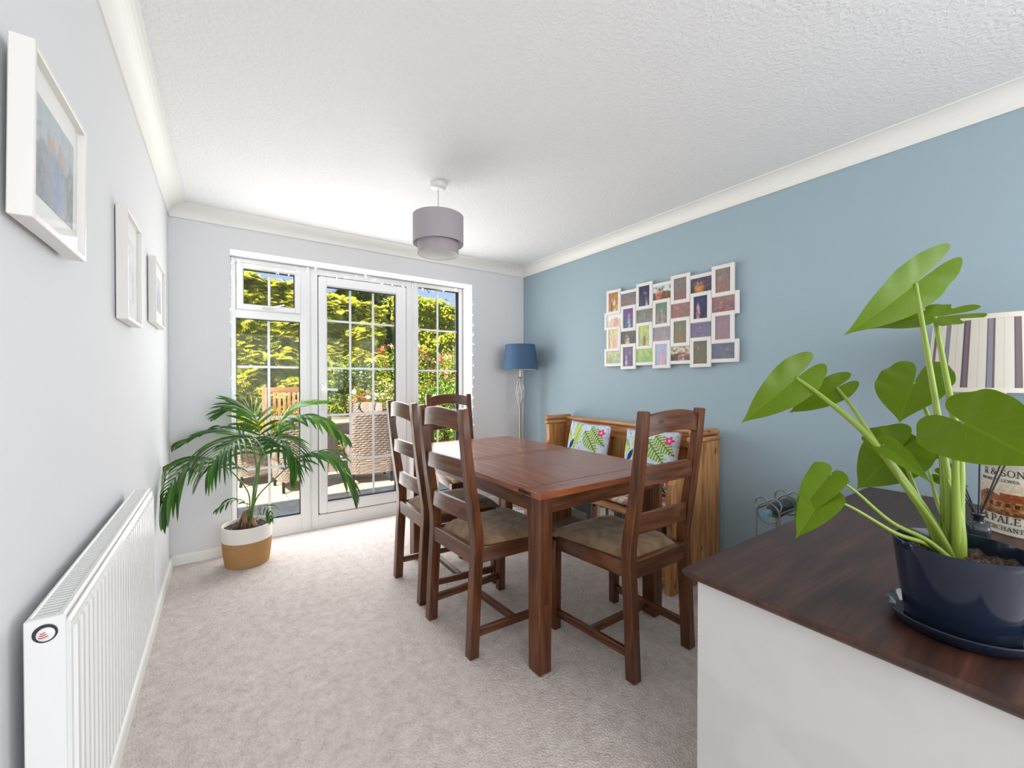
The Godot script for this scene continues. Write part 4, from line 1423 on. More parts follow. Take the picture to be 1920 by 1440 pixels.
	var ink := mat("ink", Color8(52, 46, 48), 0.4)
	letters(body, "R & SON", 0.188, 0.022, PI - 1.05, 0.1112, ink)
	letters(body, "BREWERY, LEWES.", 0.173, 0.0095, PI - 1.15, 0.1108, ink)
	letters(body, "OLD & PALE ALES", 0.033, 0.023, PI - 1.72, 0.1108, ink)
	letters(body, "SPIRIT MERCHANTS", 0.011, 0.0145, PI - 1.62, 0.1108, ink)
	# striped table lamp behind the jar
	var tl := thing("table_lamp", "table lamp with a cream, grey and plum striped shade on the sideboard", "lamp", Vector3(2.362, top, -0.226))
	b = MB.new()
	b.lathe([Vector2(0.0, 0.0), Vector2(0.048, 0.0), Vector2(0.049, 0.010), Vector2(0.030, 0.020), Vector2(0.022, 0.05), Vector2(0.036, 0.12), Vector2(0.040, 0.19), Vector2(0.026, 0.27), Vector2(0.012, 0.31), Vector2(0.010, 0.50), Vector2(0.0, 0.50)], 28)
	put(tl, "base", b, M.brushed)
	var fab := mat("striped_cloth", Color.WHITE, 0.85, 0.2)
	fab.albedo_texture = picture(512, 8, func(x: int, _y: int) -> Color:
		var a := fposmod(x / 512.0 * 20.0, 1.0)
		var cream := Color8(226, 222, 210)
		var k := int(x / 512.0 * 20.0) % 2
		if a < 0.06: return Color8(120, 100, 104)
		if a < 0.24: return Color8(150, 146, 156) if k == 0 else Color8(132, 118, 122)
		if a < 0.29: return Color8(86, 88, 104)
		if a > 0.62 and a < 0.66: return Color8(212, 206, 194)
		return cream)
	fab.backlight_enabled = true
	fab.backlight = Color(0.12, 0.12, 0.11)
	b = MB.new()
	b.lathe([Vector2(0.2035, 0.477), Vector2(0.205, 0.477), Vector2(0.184, 0.742), Vector2(0.1825, 0.742)], 80, Vector3.ZERO, Vector2(1, 1))
	var shd := put(tl, "shade", b, fab)
	b = MB.new()
	b.lathe([Vector2(0.1822, 0.741), Vector2(0.2032, 0.478)], 60)
	put(shd, "lining", b, M.lampshade_lining)
	for q in [[0.472, 0.488, 0.2062, 0.2050], [0.728, 0.745, 0.1864, 0.1850]]:
		b = MB.new()
		b.lathe([Vector2(q[2] - 0.003, q[0]), Vector2(q[2], q[0]), Vector2(q[3], q[1]), Vector2(q[3] - 0.003, q[1])], 80)
		put(shd, "binding", b, mat("binding", Color8(232, 226, 210), 0.85))
	b = MB.new()
	for i in 3:
		var a := TAU * i / 3.0
		b.tube([Vector3(0.006 * cos(a), 0.498, 0.006 * sin(a)), Vector3(0.203 * cos(a), 0.486, 0.203 * sin(a))], 0.002, 5)
	put(tl, "spider", b, M.wire)
	b = MB.new()
	b.lathe([Vector2(0.0, 0.50), Vector2(0.013, 0.50), Vector2(0.014, 0.53), Vector2(0.03, 0.57), Vector2(0.02, 0.605), Vector2(0.0, 0.61)], 16)
	put(tl, "bulb", b, M.gloss_white)
	# reed diffuser
	var rd := thing("reed_diffuser", "dark glass reed diffuser with black reeds beside the stoneware jar", "diffuser", Vector3(1.985, top, -0.238), 0.35)
	var dg := mat("dark_glass", Color8(30, 36, 42), 0.08, 0.6)
	b = MB.new()
	var ss := []
	for q in [[0.0, 0.021], [0.002, 0.024], [0.046, 0.025], [0.054, 0.022], [0.058, 0.013], [0.060, 0.012], [0.078, 0.012], [0.080, 0.0165], [0.090, 0.0165], [0.091, 0.015]]:
		var sec := PackedVector3Array()
		for i in 24:
			var a := TAU * i / 24.0
			var pw: float = 0.45 if q[0] < 0.056 else 1.0
			sec.append(Vector3(signf(cos(a)) * pow(absf(cos(a)), pw) * q[1], q[0], signf(sin(a)) * pow(absf(sin(a)), pw) * q[1]))
		ss.append(sec)
	b.loft(ss, false)
	put(rd, "bottle", b, dg)
	for q in [[0.035, 0.272, 0.062], [0.02, 0.276, 0.070], [0.01, 0.268, 0.004], [0.02, 0.272, -0.060], [-0.03, 0.255, -0.075], [0.03, 0.258, -0.090]]:
		b = MB.new()
		b.tube([Vector3(-q[0] * 0.25, 0.03, -q[2] * 0.2), Vector3(q[0], q[1], q[2])], 0.0022, 6)
		put(rd, "reed", b, M.black)
	# wire wine rack on the floor beyond the sideboard, with one bottle
	var wr := thing("wine_rack", "silver wire wine rack with curled loops between pew and sideboard", "wine rack", Vector3(2.20, 0, -0.912))
	for x in [-0.105, 0.105]:
		for s in [-1, 1]:
			b = MB.new()
			b.tube([Vector3(x, 0.003, s * 0.075), Vector3(x, 0.30, s * 0.052), Vector3(x, 0.60, s * 0.050)], 0.004, 7)
			put(wr, "upright", b, M.wire)
		for y in [0.10, 0.26, 0.42, 0.58]:
			b = MB.new()
			var pts := []
			for i in 25: pts.append(Vector3(x, y + 0.012 + sin(TAU * i / 24.0) * 0.048, cos(TAU * i / 24.0) * 0.048))
			b.tube(pts, 0.0034, 7, false)
			put(wr, "bottle_ring", b, M.wire)
		# heart-shaped curl on top
		for s in [-1, 1]:
			b = MB.new()
			var pts := []
			for i in 15:
				var a := -0.7 + 3.9 * i / 14.0
				pts.append(Vector3(x, 0.630 + sin(a) * 0.032, s * (0.028 + cos(a) * 0.030)))
			b.tube(pts, 0.0034, 7)
			put(wr, "curl", b, M.wire)
	for y in [0.04, 0.30, 0.60]:
		for s in [-1, 1]:
			b = MB.new()
			b.tube([Vector3(-0.105, y, s * 0.052), Vector3(0.105, y, s * 0.052)], 0.0034, 7)
			put(wr, "cross_wire", b, M.wire)
	var wb := thing("wine_bottle", "dark green wine bottle with a pale teal cap lying in the wire rack", "bottle", Vector3(2.20, 0.592, -0.912))
	b = MB.new()
	b.xf = Transform3D(Basis(Vector3(0, 0, 1), PI / 2), Vector3(0.15, 0, 0))
	b.lathe([Vector2(0.0, 0.004), Vector2(0.034, 0.0), Vector2(0.037, 0.006), Vector2(0.037, 0.175), Vector2(0.033, 0.195), Vector2(0.016, 0.222), Vector2(0.0145, 0.235), Vector2(0.0145, 0.290), Vector2(0.0, 0.290)], 28)
	put(wb, "glass_body", b, mat("bottle_glass", Color8(34, 38, 26), 0.08, 0.6))
	b = MB.new()
	b.xf = Transform3D(Basis(Vector3(0, 0, 1), PI / 2), Vector3(0.15, 0, 0))
	b.lathe([Vector2(0.0155, 0.245), Vector2(0.0158, 0.290), Vector2(0.0165, 0.292), Vector2(0.0165, 0.298), Vector2(0.0, 0.299)], 24)
	put(wb, "cap", b, mat("teal_cap", Color8(104, 156, 168), 0.45))

# lettering bent round a jar; a0 is where the text starts
func letters(parent: Node, text: String, y: float, size: float, a0: float, r: float, m: Material):
	var tm := TextMesh.new()
	var f := SystemFont.new()
	f.font_names = PackedStringArray(["Droid Serif"])
	tm.font = f
	tm.text = text
	tm.font_size = 32
	tm.pixel_size = size / 24.0
	tm.depth = 0.0006
	tm.curve_step = 4.0
	tm.horizontal_alignment = HORIZONTAL_ALIGNMENT_LEFT
	tm.vertical_alignment = VERTICAL_ALIGNMENT_BOTTOM
	var ar := tm.get_mesh_arrays() if tm.get_surface_count() > 0 else []
	if ar.is_empty(): return
	var vs: PackedVector3Array = ar[Mesh.ARRAY_VERTEX]
	var ns: PackedVector3Array = ar[Mesh.ARRAY_NORMAL]
	for i in vs.size():
		var a := a0 + vs[i].x / r
		var rr := r + vs[i].z
		vs[i] = Vector3(cos(a) * rr, y + vs[i].y, -sin(a) * rr)
		var t := Vector3(-sin(a), 0, -cos(a))
		ns[i] = (t * ns[i].x + Vector3.UP * ns[i].y + Vector3(cos(a), 0, -sin(a)) * ns[i].z).normalized()
	var out := []
	out.resize(Mesh.ARRAY_MAX)
	out[Mesh.ARRAY_VERTEX] = vs
	out[Mesh.ARRAY_NORMAL] = ns
	out[Mesh.ARRAY_INDEX] = ar[Mesh.ARRAY_INDEX]
	var am := ArrayMesh.new()
	am.add_surface_from_arrays(Mesh.PRIMITIVE_TRIANGLES, out)
	put(parent, "lettering", am, m)

# ---------------------------------------------------------------- house plants
func leaf_outline(w: float, bk: float, slit: bool) -> Array:
	# heart-shaped half outline from the tip to the notch at the stalk; x across, y towards the tip
	var p := [Vector3(0, 1, 0), Vector3(0.055 * w, 0.90, 0), Vector3(0.26 * w, 0.66, 0), Vector3(0.44 * w, 0.34, 0), Vector3(0.50 * w, 0.02, 0), Vector3(0.46 * w, -0.40 * bk, 0), Vector3(0.32 * w, -0.85 * bk, 0), Vector3(0.16 * w, -0.98 * bk, 0), Vector3(0.05 * w, -0.72 * bk, 0), Vector3(0.008 * w, -0.15 * bk, 0)]
	var o := curve(p, 40)
	if slit:
		for q in [[14, 0.86], [15, 0.68], [16, 0.58], [17, 0.84], [24, 0.72], [25, 0.62], [26, 0.86]]: o[q[0]] = o[q[0]] * (q[1] as float)
	return o

func leaf_mesh(a: Vector3, tip: Vector3, hint: Vector3, w: float, bk: float, fold: float, droop: float, slit: bool) -> MB:
	var b := MB.new()
	var t := tip - a
	var len_ := t.length()
	t = t.normalized()
	var nrm := (hint - t * hint.dot(t)).normalized()
	var side := t.cross(nrm)
	var o := leaf_outline(w, bk, slit)
	var nr := 8
	var f := func(s: float, i: int, r: int) -> Vector3:
		var q: Vector3 = o[i] * (float(r) / nr)
		var x := q.x * s
		var y := q.y
		var hgt := fold * absf(x) - droop * y * absf(y) * (1.0 if y > 0 else 0.35) - 0.45 * fold * x * x / maxf(w, 0.1) * 2.0 + 0.012 * sin(y * 15.0 + absf(x) * 9.0) * absf(x) * 4.0
		return a + (side * x + t * (y + droop * 0.0) + nrm * hgt) * len_
	var uvf := func(s: float, i: int, r: int) -> Vector2:
		var q: Vector3 = o[i] * (float(r) / nr)
		return Vector2(0.5 + s * q.x / w, 1.0 - (q.y + bk) / (1.0 + bk))
	b.grp = 1
	for s in [1.0, -1.0]:
		for i in o.size() - 1:
			for r in nr:
				var c := [[i, r], [i + 1, r], [i + 1, r + 1], [i, r + 1]]
				if s < 0: c.reverse()
				var ps := []
				var us := []
				for q in c:
					ps.append(f.call(s, q[0], q[1]))
					us.append(uvf.call(s, q[0], q[1]))
				b.tri(ps[0], ps[1], ps[2], [us[0], us[1], us[2]])
				b.tri(ps[0], ps[2], ps[3], [us[0], us[2], us[3]])
	return b

func monstera():
	var top := 0.7005
	var at := Vector3(1.25, top, -0.175)
	var glaze := mat("navy_glaze", Color8(28, 35, 52), 0.1, 0.42)
	var sc := thing("plant_saucer", "navy glazed saucer under the monstera pot", "saucer", at)
	var b := MB.new()
	b.lathe([Vector2(0.0, 0.0), Vector2(0.092, 0.0), Vector2(0.102, 0.004), Vector2(0.113, 0.022), Vector2(0.1145, 0.026), Vector2(0.112, 0.028), Vector2(0.109, 0.025), Vector2(0.099, 0.009), Vector2(0.0, 0.007)], 64)
	put(sc, "dish", b, glaze)
	var t := thing("potted_monstera", "young monstera with glossy heart-shaped leaves in a navy glazed pot", "plant", at + Vector3(0, 0.0075, 0))
	b = MB.new()
	b.lathe([Vector2(0.0, 0.0), Vector2(0.078, 0.0), Vector2(0.083, 0.004), Vector2(0.093, 0.07), Vector2(0.1015, 0.140), Vector2(0.1040, 0.163), Vector2(0.1035, 0.167), Vector2(0.0995, 0.166), Vector2(0.0965, 0.150), Vector2(0.090, 0.120)], 64)
	put(t, "pot", b, glaze)
	b = MB.new()
	var n := noise(5, 30.0, 3)
	b.sheet(16, 40, func(u, v): return Vector3(cos(v * TAU) * u * 0.0945, 0.134 + 0.02 * n.get_noise_2d(cos(v * TAU) * u * 0.1, sin(v * TAU) * u * 0.1), -sin(v * TAU) * u * 0.0945))
	put(t, "soil", b, M.soil)
	# lighter midrib and side veins, as grown
	var vein := picture(128, 192, func(x: int, y: int) -> Color:
		var u := absf(x / 127.0 - 0.5) * 2.0
		var v := y / 191.0
		var k := 0.86
		var q := fposmod((v + u * 0.32) * 7.0, 1.0)
		k += 0.05 * smoothstep(0.07, 0.0, absf(q - 0.5)) * smoothstep(0.0, 0.15, u)
		k += 0.10 * smoothstep(0.035, 0.01, u)
		return Color(k, k, k * 0.97))
	var lm := mat("monstera_leaf", Color8(108, 140, 14), 0.36, 0.32)
	lm.albedo_texture = vein
	lm.backlight_enabled = true
	lm.backlight = Color(0.60, 0.58, 0.06)
	var pm := mat("petiole", Color8(134, 156, 56), 0.4)
	pm.backlight_enabled = true
	pm.backlight = Color(0.12, 0.13, 0.02)
	var base := Vector3(1.262, 0.838, -0.182)
	for i in MON.size():
		var l: Array = MON[i]
		var st: Vector3 = base + Vector3(rng.randf_range(-0.012, 0.012), -0.012, rng.randf_range(-0.016, 0.016))
		b = MB.new()
		var path := curve([st, st.lerp(l[2], 0.45) + Vector3(0, 0.012, 0), l[2], (l[2] as Vector3).lerp(l[0], 0.6) + Vector3(0, 0.006, 0), l[0]], 22)
		for k in path.size(): path[k] -= t.position
		var rad := []
		var thick := 1.3 if i < 3 else (1.0 if i < 8 else 0.75)
		for k in path.size(): rad.append((0.0034 + 0.0062 * pow(1.0 - k / 22.0, 1.6)) * thick)
		b.tube(path, rad, 9)
		var pe := put(t, "petiole", b, pm)
		put(pe, "leaf", leaf_mesh(l[0] - t.position, l[1] - t.position, l[4], l[3], l[8], l[6], l[7], i == 1), lm)
	# pale sheath where the newest leaf unfolds
	b = MB.new()
	var p0 := base - t.position
	b.tube(curve([p0 + Vector3(0, -0.015, 0), p0 + Vector3(-0.006, 0.05, 0.004), p0 + Vector3(-0.010, 0.12, 0.0), p0 + Vector3(-0.016, 0.17, -0.012)], 12), [0.012, 0.014, 0.014, 0.013, 0.012, 0.011, 0.010, 0.008, 0.006, 0.005, 0.004, 0.003, 0.0015], 10)
	put(t, "stem", b, pm)

func palm():
	var t := thing("potted_palm", "arching kentia palm in a white and woven seagrass basket by the doors", "plant", Vector3(0.128, 0, -3.285))
	# basket: rope coils below, smooth white band above
	var b := MB.new()
	var pr := [Vector2(0.0, 0.0), Vector2(0.112, 0.0)]
	for i in 78:
		var y := 0.002 + i * 0.0021
		pr.append(Vector2(0.1235 + 0.016 * sin(clampf(y / 0.17, 0, 1) * 1.7) + 0.0028 * absf(sin(y * PI / 0.0126)), y))
	pr.append(Vector2(0.136, 0.167))
	b.lathe(pr, 48, Vector3.ZERO, Vector2(30, 14))
	var rope := mat("seagrass", Color.WHITE, 0.9, 0.2)
	rope.albedo_texture = picture(64, 64, func(x: int, y: int) -> Color:
		var k := int(fposmod((x + y) / 8.0, 8.0))
		return Color8(198, 156, 106).lerp(Color8(176, 134, 88), [0.1, 0.7, 0.3, 1.0, 0.0, 0.5, 0.85, 0.2][k]) * rng.randf_range(0.94, 1.03))
	relief(rope, picture(64, 64, func(x: int, y: int) -> Color: return Color.WHITE * (0.5 + 0.5 * sin(TAU * (x + y) / 8.0))), 0.05)
	put(t, "basket", b, rope)
	b = MB.new()
	b.lathe([Vector2(0.136, 0.165), Vector2(0.1425, 0.166), Vector2(0.1445, 0.20), Vector2(0.1440, 0.255), Vector2(0.1420, 0.262), Vector2(0.1380, 0.262), Vector2(0.1360, 0.25), Vector2(0.134, 0.20)], 48)
	put(t, "white_band", b, mat("canvas", Color8(238, 234, 226), 0.85, 0.2))
	b = MB.new()
	var n := noise(15, 26.0, 3)
	b.sheet(14, 40, func(u, v): return Vector3(cos(v * TAU) * u * 0.136, 0.235 + 0.03 * n.get_noise_2d(cos(v * TAU) * u * 0.14, sin(v * TAU) * u * 0.14) + 0.012 * (1 - u), -sin(v * TAU) * u * 0.136))
	put(t, "soil", b, M.soil)
	var cm := mat("husk", Color.WHITE, 0.95)
	cm.albedo_texture = noise_tex(noise(16, 0.07, 4), 128, [[0.2, 0.5, 0.8], [Color8(70, 48, 34), Color8(126, 94, 68), Color8(170, 136, 104)]])
	for i in 9:
		b = MB.new()
		var a := TAU * i / 9.0
		var r := rng.randf_range(0.018, 0.034)
		b.tube(curve([Vector3(cos(a) * r * 1.5, 0.235, sin(a) * r * 1.5), Vector3(cos(a) * r, 0.29, sin(a) * r), Vector3(cos(a) * r * 0.5, 0.345, sin(a) * r * 0.5)], 6), [0.019, 0.018, 0.016, 0.014, 0.011, 0.008, 0.005], 8)
		put(t, "stem", b, cm)
	var greens := []
	var cols := [Color8(50, 92, 28), Color8(40, 76, 34), Color8(68, 114, 30), Color8(104, 156, 32)]
	for i in 4:
		var m := mat("palm_leaf_%d" % i, cols[i], 0.4, 0.45)
		m.backlight_enabled = true
		m.backlight = Color(0.14, 0.24, 0.04)
		greens.append(m)
	var rm := mat("rachis", Color8(86, 128, 52), 0.45)
	for fi in FRONDS.size():
		var small := fi >= 8
		var pts: Array = FRONDS[fi].duplicate()
		var first: Vector3 = pts[0]
		pts.push_front(Vector3(lerpf(0.140, first.x, 0.25), 0.31, lerpf(-3.275, first.z, 0.25)))
		var path := curve(pts, 36)
		for k in path.size(): path[k] -= t.position
		b = MB.new()
		var rad := []
		for k in 37: rad.append(lerpf(0.0052, 0.0012, k / 36.0) * (0.6 if small else 1.0))
		b.tube(path, rad, 6)
		var fr := put(t, "frond", b, rm)
		var pairs := 7 if small else 17
		var start := 13 if not small else 18
		for k in pairs:
			var u := float(k) / (pairs - 1)
			var at := start + u * (35.6 - start)
			var i0 := int(at)
			var p: Vector3 = (path[i0] as Vector3).lerp(path[mini(i0 + 1, 36)], at - i0)
			var tg: Vector3 = ((path[mini(i0 + 1, 36)] as Vector3) - path[maxi(i0 - 1, 0)]).normalized()
			var sd := tg.cross(Vector3.UP)
			sd = sd.normalized() if sd.length() > 0.15 else tg.cross(Vector3.RIGHT).normalized()
			var ln := ((0.30 if fi in [2, 3, 4] else 0.25) if not small else 0.09) * (0.55 + 0.45 * sin(PI * clampf(u * 0.85 + 0.15, 0, 1))) * rng.randf_range(0.9, 1.08)
			for s in [-1.0, 1.0]:
				var dir: Vector3 = (sd * s * lerpf(0.95, 0.35, u) + tg * lerpf(0.45, 1.1, u) + Vector3.UP * lerpf(0.15, 0.0, u)).normalized()
				var lb := MB.new()
				var wd := 0.0108 * (1.0 if not small else 0.6) * rng.randf_range(0.85, 1.1)
				var drp := rng.randf_range(0.75, 1.15) * (0.35 if fi == 0 else (0.5 if fi in [5, 6] else 1.0))
				var q := p
				var dd := dir
				var rows := []
				for j in 9:
					var v := j / 8.0
					var acr: Vector3 = tg - dd * tg.dot(dd)
					acr = (acr.normalized() + dd.cross(Vector3.UP) * 0.25 * s).normalized() if acr.length() > 0.12 else sd
					var wv := wd * pow(sin(PI * clampf(v * 0.93 + 0.07, 0, 1)), 0.75)
					var nr := dd.cross(acr).normalized()
					rows.append([q - acr * wv + nr * wv * 0.35, q, q + acr * wv + nr * wv * 0.35])
					q += dd * ln / 8.0
					dd = (dd + Vector3.DOWN * drp * 0.19).normalized()
					# keep clear of the walls
					var wq := q + t.position
					if wq.x < XL + 0.02: q.x = XL + 0.02 - t.position.x
					if wq.z < -3.66: q.z = -3.66 - t.position.z
					if wq.z < ZB + 0.02 and wq.x < 0.075: q.z = ZB + 0.02 - t.position.z
				lb.grp = 1
				for j in 8:
					for c in 2:
						lb.quad(rows[j][c], rows[j][c + 1], rows[j + 1][c + 1], rows[j + 1][c])
				put(fr, "leaflet", lb, greens[3 if (fi == 0 and k > 3) or (fi == 1 and k % 3 == 0) else (rng.randi() % 3)])

# ---------------------------------------------------------------- fairy lights round the doorway
func fairy_lights():
	var t := thing("fairy_lights", "clear string of fairy lights draped round the patio door opening", "string lights", Vector3(0, 0, ZB))
	mat("clear_wire", Color8(226, 226, 222), 0.4)
	var bm := mat("fairy_bulb", Color8(246, 246, 240), 0.15)
	var runs := [
		[Vector3(0.052, 0.92, -0.03), Vector3(0.046, 1.15, 0.012), Vector3(0.052, 1.40, -0.02), Vector3(0.044, 1.66, 0.010), Vector3(0.054, 1.90, -0.03), Vector3(0.055, 2.09, -0.06)],
		[Vector3(0.055, 2.09, -0.06), Vector3(0.25, 2.065, -0.178), Vector3(0.45, 2.050, -0.185), Vector3(0.60, 2.115, -0.14), Vector3(0.80, 2.070, -0.178), Vector3(0.98, 2.115, -0.13), Vector3(1.18, 2.075, -0.178), Vector3(1.42, 2.085, -0.18), Vector3(1.66, 2.070, -0.178), Vector3(1.90, 2.11, -0.08)],
		[Vector3(1.90, 2.11, -0.08), Vector3(1.955, 2.02, 0.0), Vector3(1.972, 1.80, 0.008), Vector3(1.970, 1.55, 0.008), Vector3(1.974, 1.28, 0.008), Vector3(1.970, 1.02, 0.008), Vector3(1.972, 0.80, 0.008)]]
	var bulb := MB.new()
	bulb.lathe([Vector2(0.0, -0.020), Vector2(0.0042, -0.016), Vector2(0.0064, -0.006), Vector2(0.0056, 0.006), Vector2(0.0032, 0.011), Vector2(0.0, 0.014)], 8)
	var mesh_ := bulb.mesh()
	for r in runs:
		var path := curve(r, r.size() * 9)
		var b := MB.new()
		b.tube(path, 0.0011, 5)
		put(t, "wire", b, M.clear_wire)
		for k in range(3, path.size(), 4):
			var p: Vector3 = path[k]
			for j in (2 if k % 3 == 0 else 1):
				put(t, "bulb", mesh_, bm, Transform3D(Basis.from_euler(Vector3(rng.randf_range(-1.2, 1.2), rng.randf() * TAU, rng.randf_range(-1.2, 1.2))), p + Vector3(rng.randf_range(-0.006, 0.006), rng.randf_range(-0.014, 0.004), 0.004)))

# ---------------------------------------------------------------- the garden
func scatter(parent: Node, called: String, shape: ArrayMesh, m: Material, list: Array) -> MultiMeshInstance3D:
	var mm := MultiMesh.new()
	mm.transform_format = MultiMesh.TRANSFORM_3D
	mm.use_colors = true
	mm.mesh = shape
	mm.instance_count = list.size()
	for i in list.size():
		mm.set_instance_transform(i, list[i][0])
		mm.set_instance_color(i, list[i][1])
	var o := MultiMeshInstance3D.new()
	o.name = numbered(parent, called)
	o.multimesh = mm
	o.material_override = m
	parent.add_child(o)
	o.set_meta("kind", "stuff")
	return o

func lin(c: Color) -> Color: return c.srgb_to_linear()

func garden():
	var G := -0.10
	var b := MB.new()
	# ground
	var gm := mat("grass_ground", Color.WHITE, 0.95, 0.2)
	gm.albedo_texture = noise_tex(noise(201, 0.03, 5), 256, [[0.2, 0.5, 0.8], [Color8(110, 132, 40), Color8(160, 176, 62), Color8(196, 200, 92)]])
	gm.uv1_triplanar = true
	gm.uv1_world_triplanar = true
	gm.uv1_scale = Vector3.ONE * 0.6
	b.cube(Vector3(-14, G - 0.3, -30), Vector3(20, G - 0.012, ZB - 0.2))
	struct("lawn", b, gm)
	# patio of sawn stone slabs
	var pt := holder("patio")
	b = MB.new()
	b.cube(Vector3(-2.42, G - 0.10, -7.62), Vector3(3.02, G - 0.011, -3.78))
	put(pt, "bedding", b, mat("mortar", Color8(150, 144, 136), 0.95))
	var slabs := []
	for i in 3:
		var m := mat("slab_%d" % i, [Color8(206, 196, 180), Color8(198, 189, 176), Color8(212, 202, 184)][i], 0.85, 0.3)
		m.albedo_texture = noise_tex(noise(210 + i, 0.02, 5), 128, [[0.2, 0.5, 0.8], [Color8(226, 222, 216), Color8(244, 242, 238), Color8(255, 255, 255)]])
		m.uv1_triplanar = true
		m.uv1_world_triplanar = true
		slabs.append(m)
	var z := -3.86
	var row := 0
	while z > -7.5:
		var x := -2.4 - (0.3 if row % 2 else 0.0)
		while x < 3.0:
			var x0 := maxf(x, -2.4)
			var x1 := minf(x + 0.592, 3.0)
			if x1 - x0 > 0.1:
				b = MB.new()
				b.span(Vector3(x0, G - 0.04, z - 0.592), Vector3(x1, G + rng.randf_range(-0.0015, 0.0015), z), 0.004)
				put(pt, "slab", b, slabs[rng.randi() % 3])
			x += 0.60
		z -= 0.60
		row += 1
	# woven furniture
	var rat := mat("rattan", Color.WHITE, 0.7, 0.4)
	var weave := func(x: int, y: int) -> float:
		var cx := int(x / 16) % 2
		var cy := int(y / 8) % 2
		var u := fposmod(x / 16.0, 1.0) - 0.5
		var v := fposmod(y / 8.0, 1.0) - 0.5
		var over := (cx + cy) % 2 == 0
		return (1.0 - 1.6 * v * v - 0.8 * u * u) if over else (0.35 + 0.3 * (1.0 - 4.0 * v * v))
	rat.albedo_texture = picture(64, 64, func(x: int, y: int) -> Color: return Color8(172, 156, 146).lerp(Color8(146, 130, 122), fposmod(sin(float(x / 16 * 7 + y / 8 * 13)) * 43.7, 1.0)))
	relief(rat, picture(64, 64, func(x: int, y: int) -> Color: return Color.WHITE * clampf(weave.call(x, y), 0, 1)), 1.6)
	rat.uv1_scale = Vector3(1, 1, 1)
	var ch := rattan_chair(rat)
	ch.position = Vector3(1.60, G, -5.62)
	ch.rotation.y = -0.12
	tag(ch, "woven rattan garden armchair seen from behind through the patio door", "chair", "rattan armchairs on the patio")
	copy(ch, "rattan_armchair", Vector3(0.34, G, -6.35), -PI / 2 + 0.25, "woven rattan garden armchair farthest left, behind the palm leaves")
	copy(ch, "rattan_armchair", Vector3(0.78, G, -5.72), 0.10, "woven rattan garden armchair in front of the wooden garden bench")
	copy(ch, "rattan_armchair", Vector3(1.92, G, -7.15), PI - 0.5, "woven rattan garden armchair on the far side of the garden table")
	var gt := thing("garden_table", "round rattan garden table between the armchairs", "table", Vector3(1.22, G, -6.65))
	b = MB.new()
	b.lathe([Vector2(0.0, 0.69), Vector2(0.50, 0.69), Vector2(0.535, 0.70), Vector2(0.54, 0.72), Vector2(0.52, 0.735), Vector2(0.0, 0.735)], 40, Vector3.ZERO, Vector2(18, 8))
	put(gt, "table_top", b, mat("table_glass", Color8(186, 176, 158), 0.2))
	b = MB.new()
	b.lathe([Vector2(0.30, 0.0), Vector2(0.24, 0.10), Vector2(0.19, 0.36), Vector2(0.24, 0.60), Vector2(0.44, 0.69)], 36, Vector3.ZERO, Vector2(14, 8))
	put(gt, "pedestal", b, rat)
	# wooden bench before the hedge
	var wb := thing("garden_bench", "slatted teak garden bench in front of the conifer hedge", "bench", Vector3(1.035, G, -8.02))
	for s in [-1, 1]:
		b = MB.new(1, off())
		b.bar([Vector3(s * 0.45, 0.0, -0.22), Vector3(s * 0.45, 0.45, -0.22), Vector3(s * 0.45, 1.19, -0.31)], [0.07], [0.07], Vector3.RIGHT, 0.004)
		put(wb, "leg", b, M.teak)
		b = MB.new(1, off())
		b.bar([Vector3(s * 0.45, 0.0, 0.24), Vector3(s * 0.45, 0.68, 0.24)], [0.07], [0.07], Vector3.RIGHT, 0.004)
		put(wb, "leg", b, M.teak)
		b = MB.new(2, off())
		b.box(Vector3(s * 0.45, 0.695, -0.02), Vector3(0.09, 0.03, 0.60), 0.006)
		put(wb, "armrest", b, M.teak)
	for y in [[1.15, 0.085, -0.305], [0.60, 0.06, -0.238]]:
		b = MB.new(0, off())
		b.box(Vector3(0, y[0], y[2]), Vector3(0.90, y[1], 0.035), 0.004)
		put(wb, "back_rail", b, M.teak)
	for i in 11:
		b = MB.new(1, off())
		var x := -0.38 + i * 0.076
		b.bar([Vector3(x, 0.62, -0.240), Vector3(x, 1.12, -0.302)], [0.045], [0.018], Vector3.RIGHT, 0.002)
		put(wb, "back_slat", b, M.teak)
	for i in 6:
		b = MB.new(0, off())
		b.box(Vector3(0, 0.43, -0.18 + i * 0.085), Vector3(0.90, 0.025, 0.07), 0.003)
		put(wb, "seat_slat", b, M.teak)
	foliage()

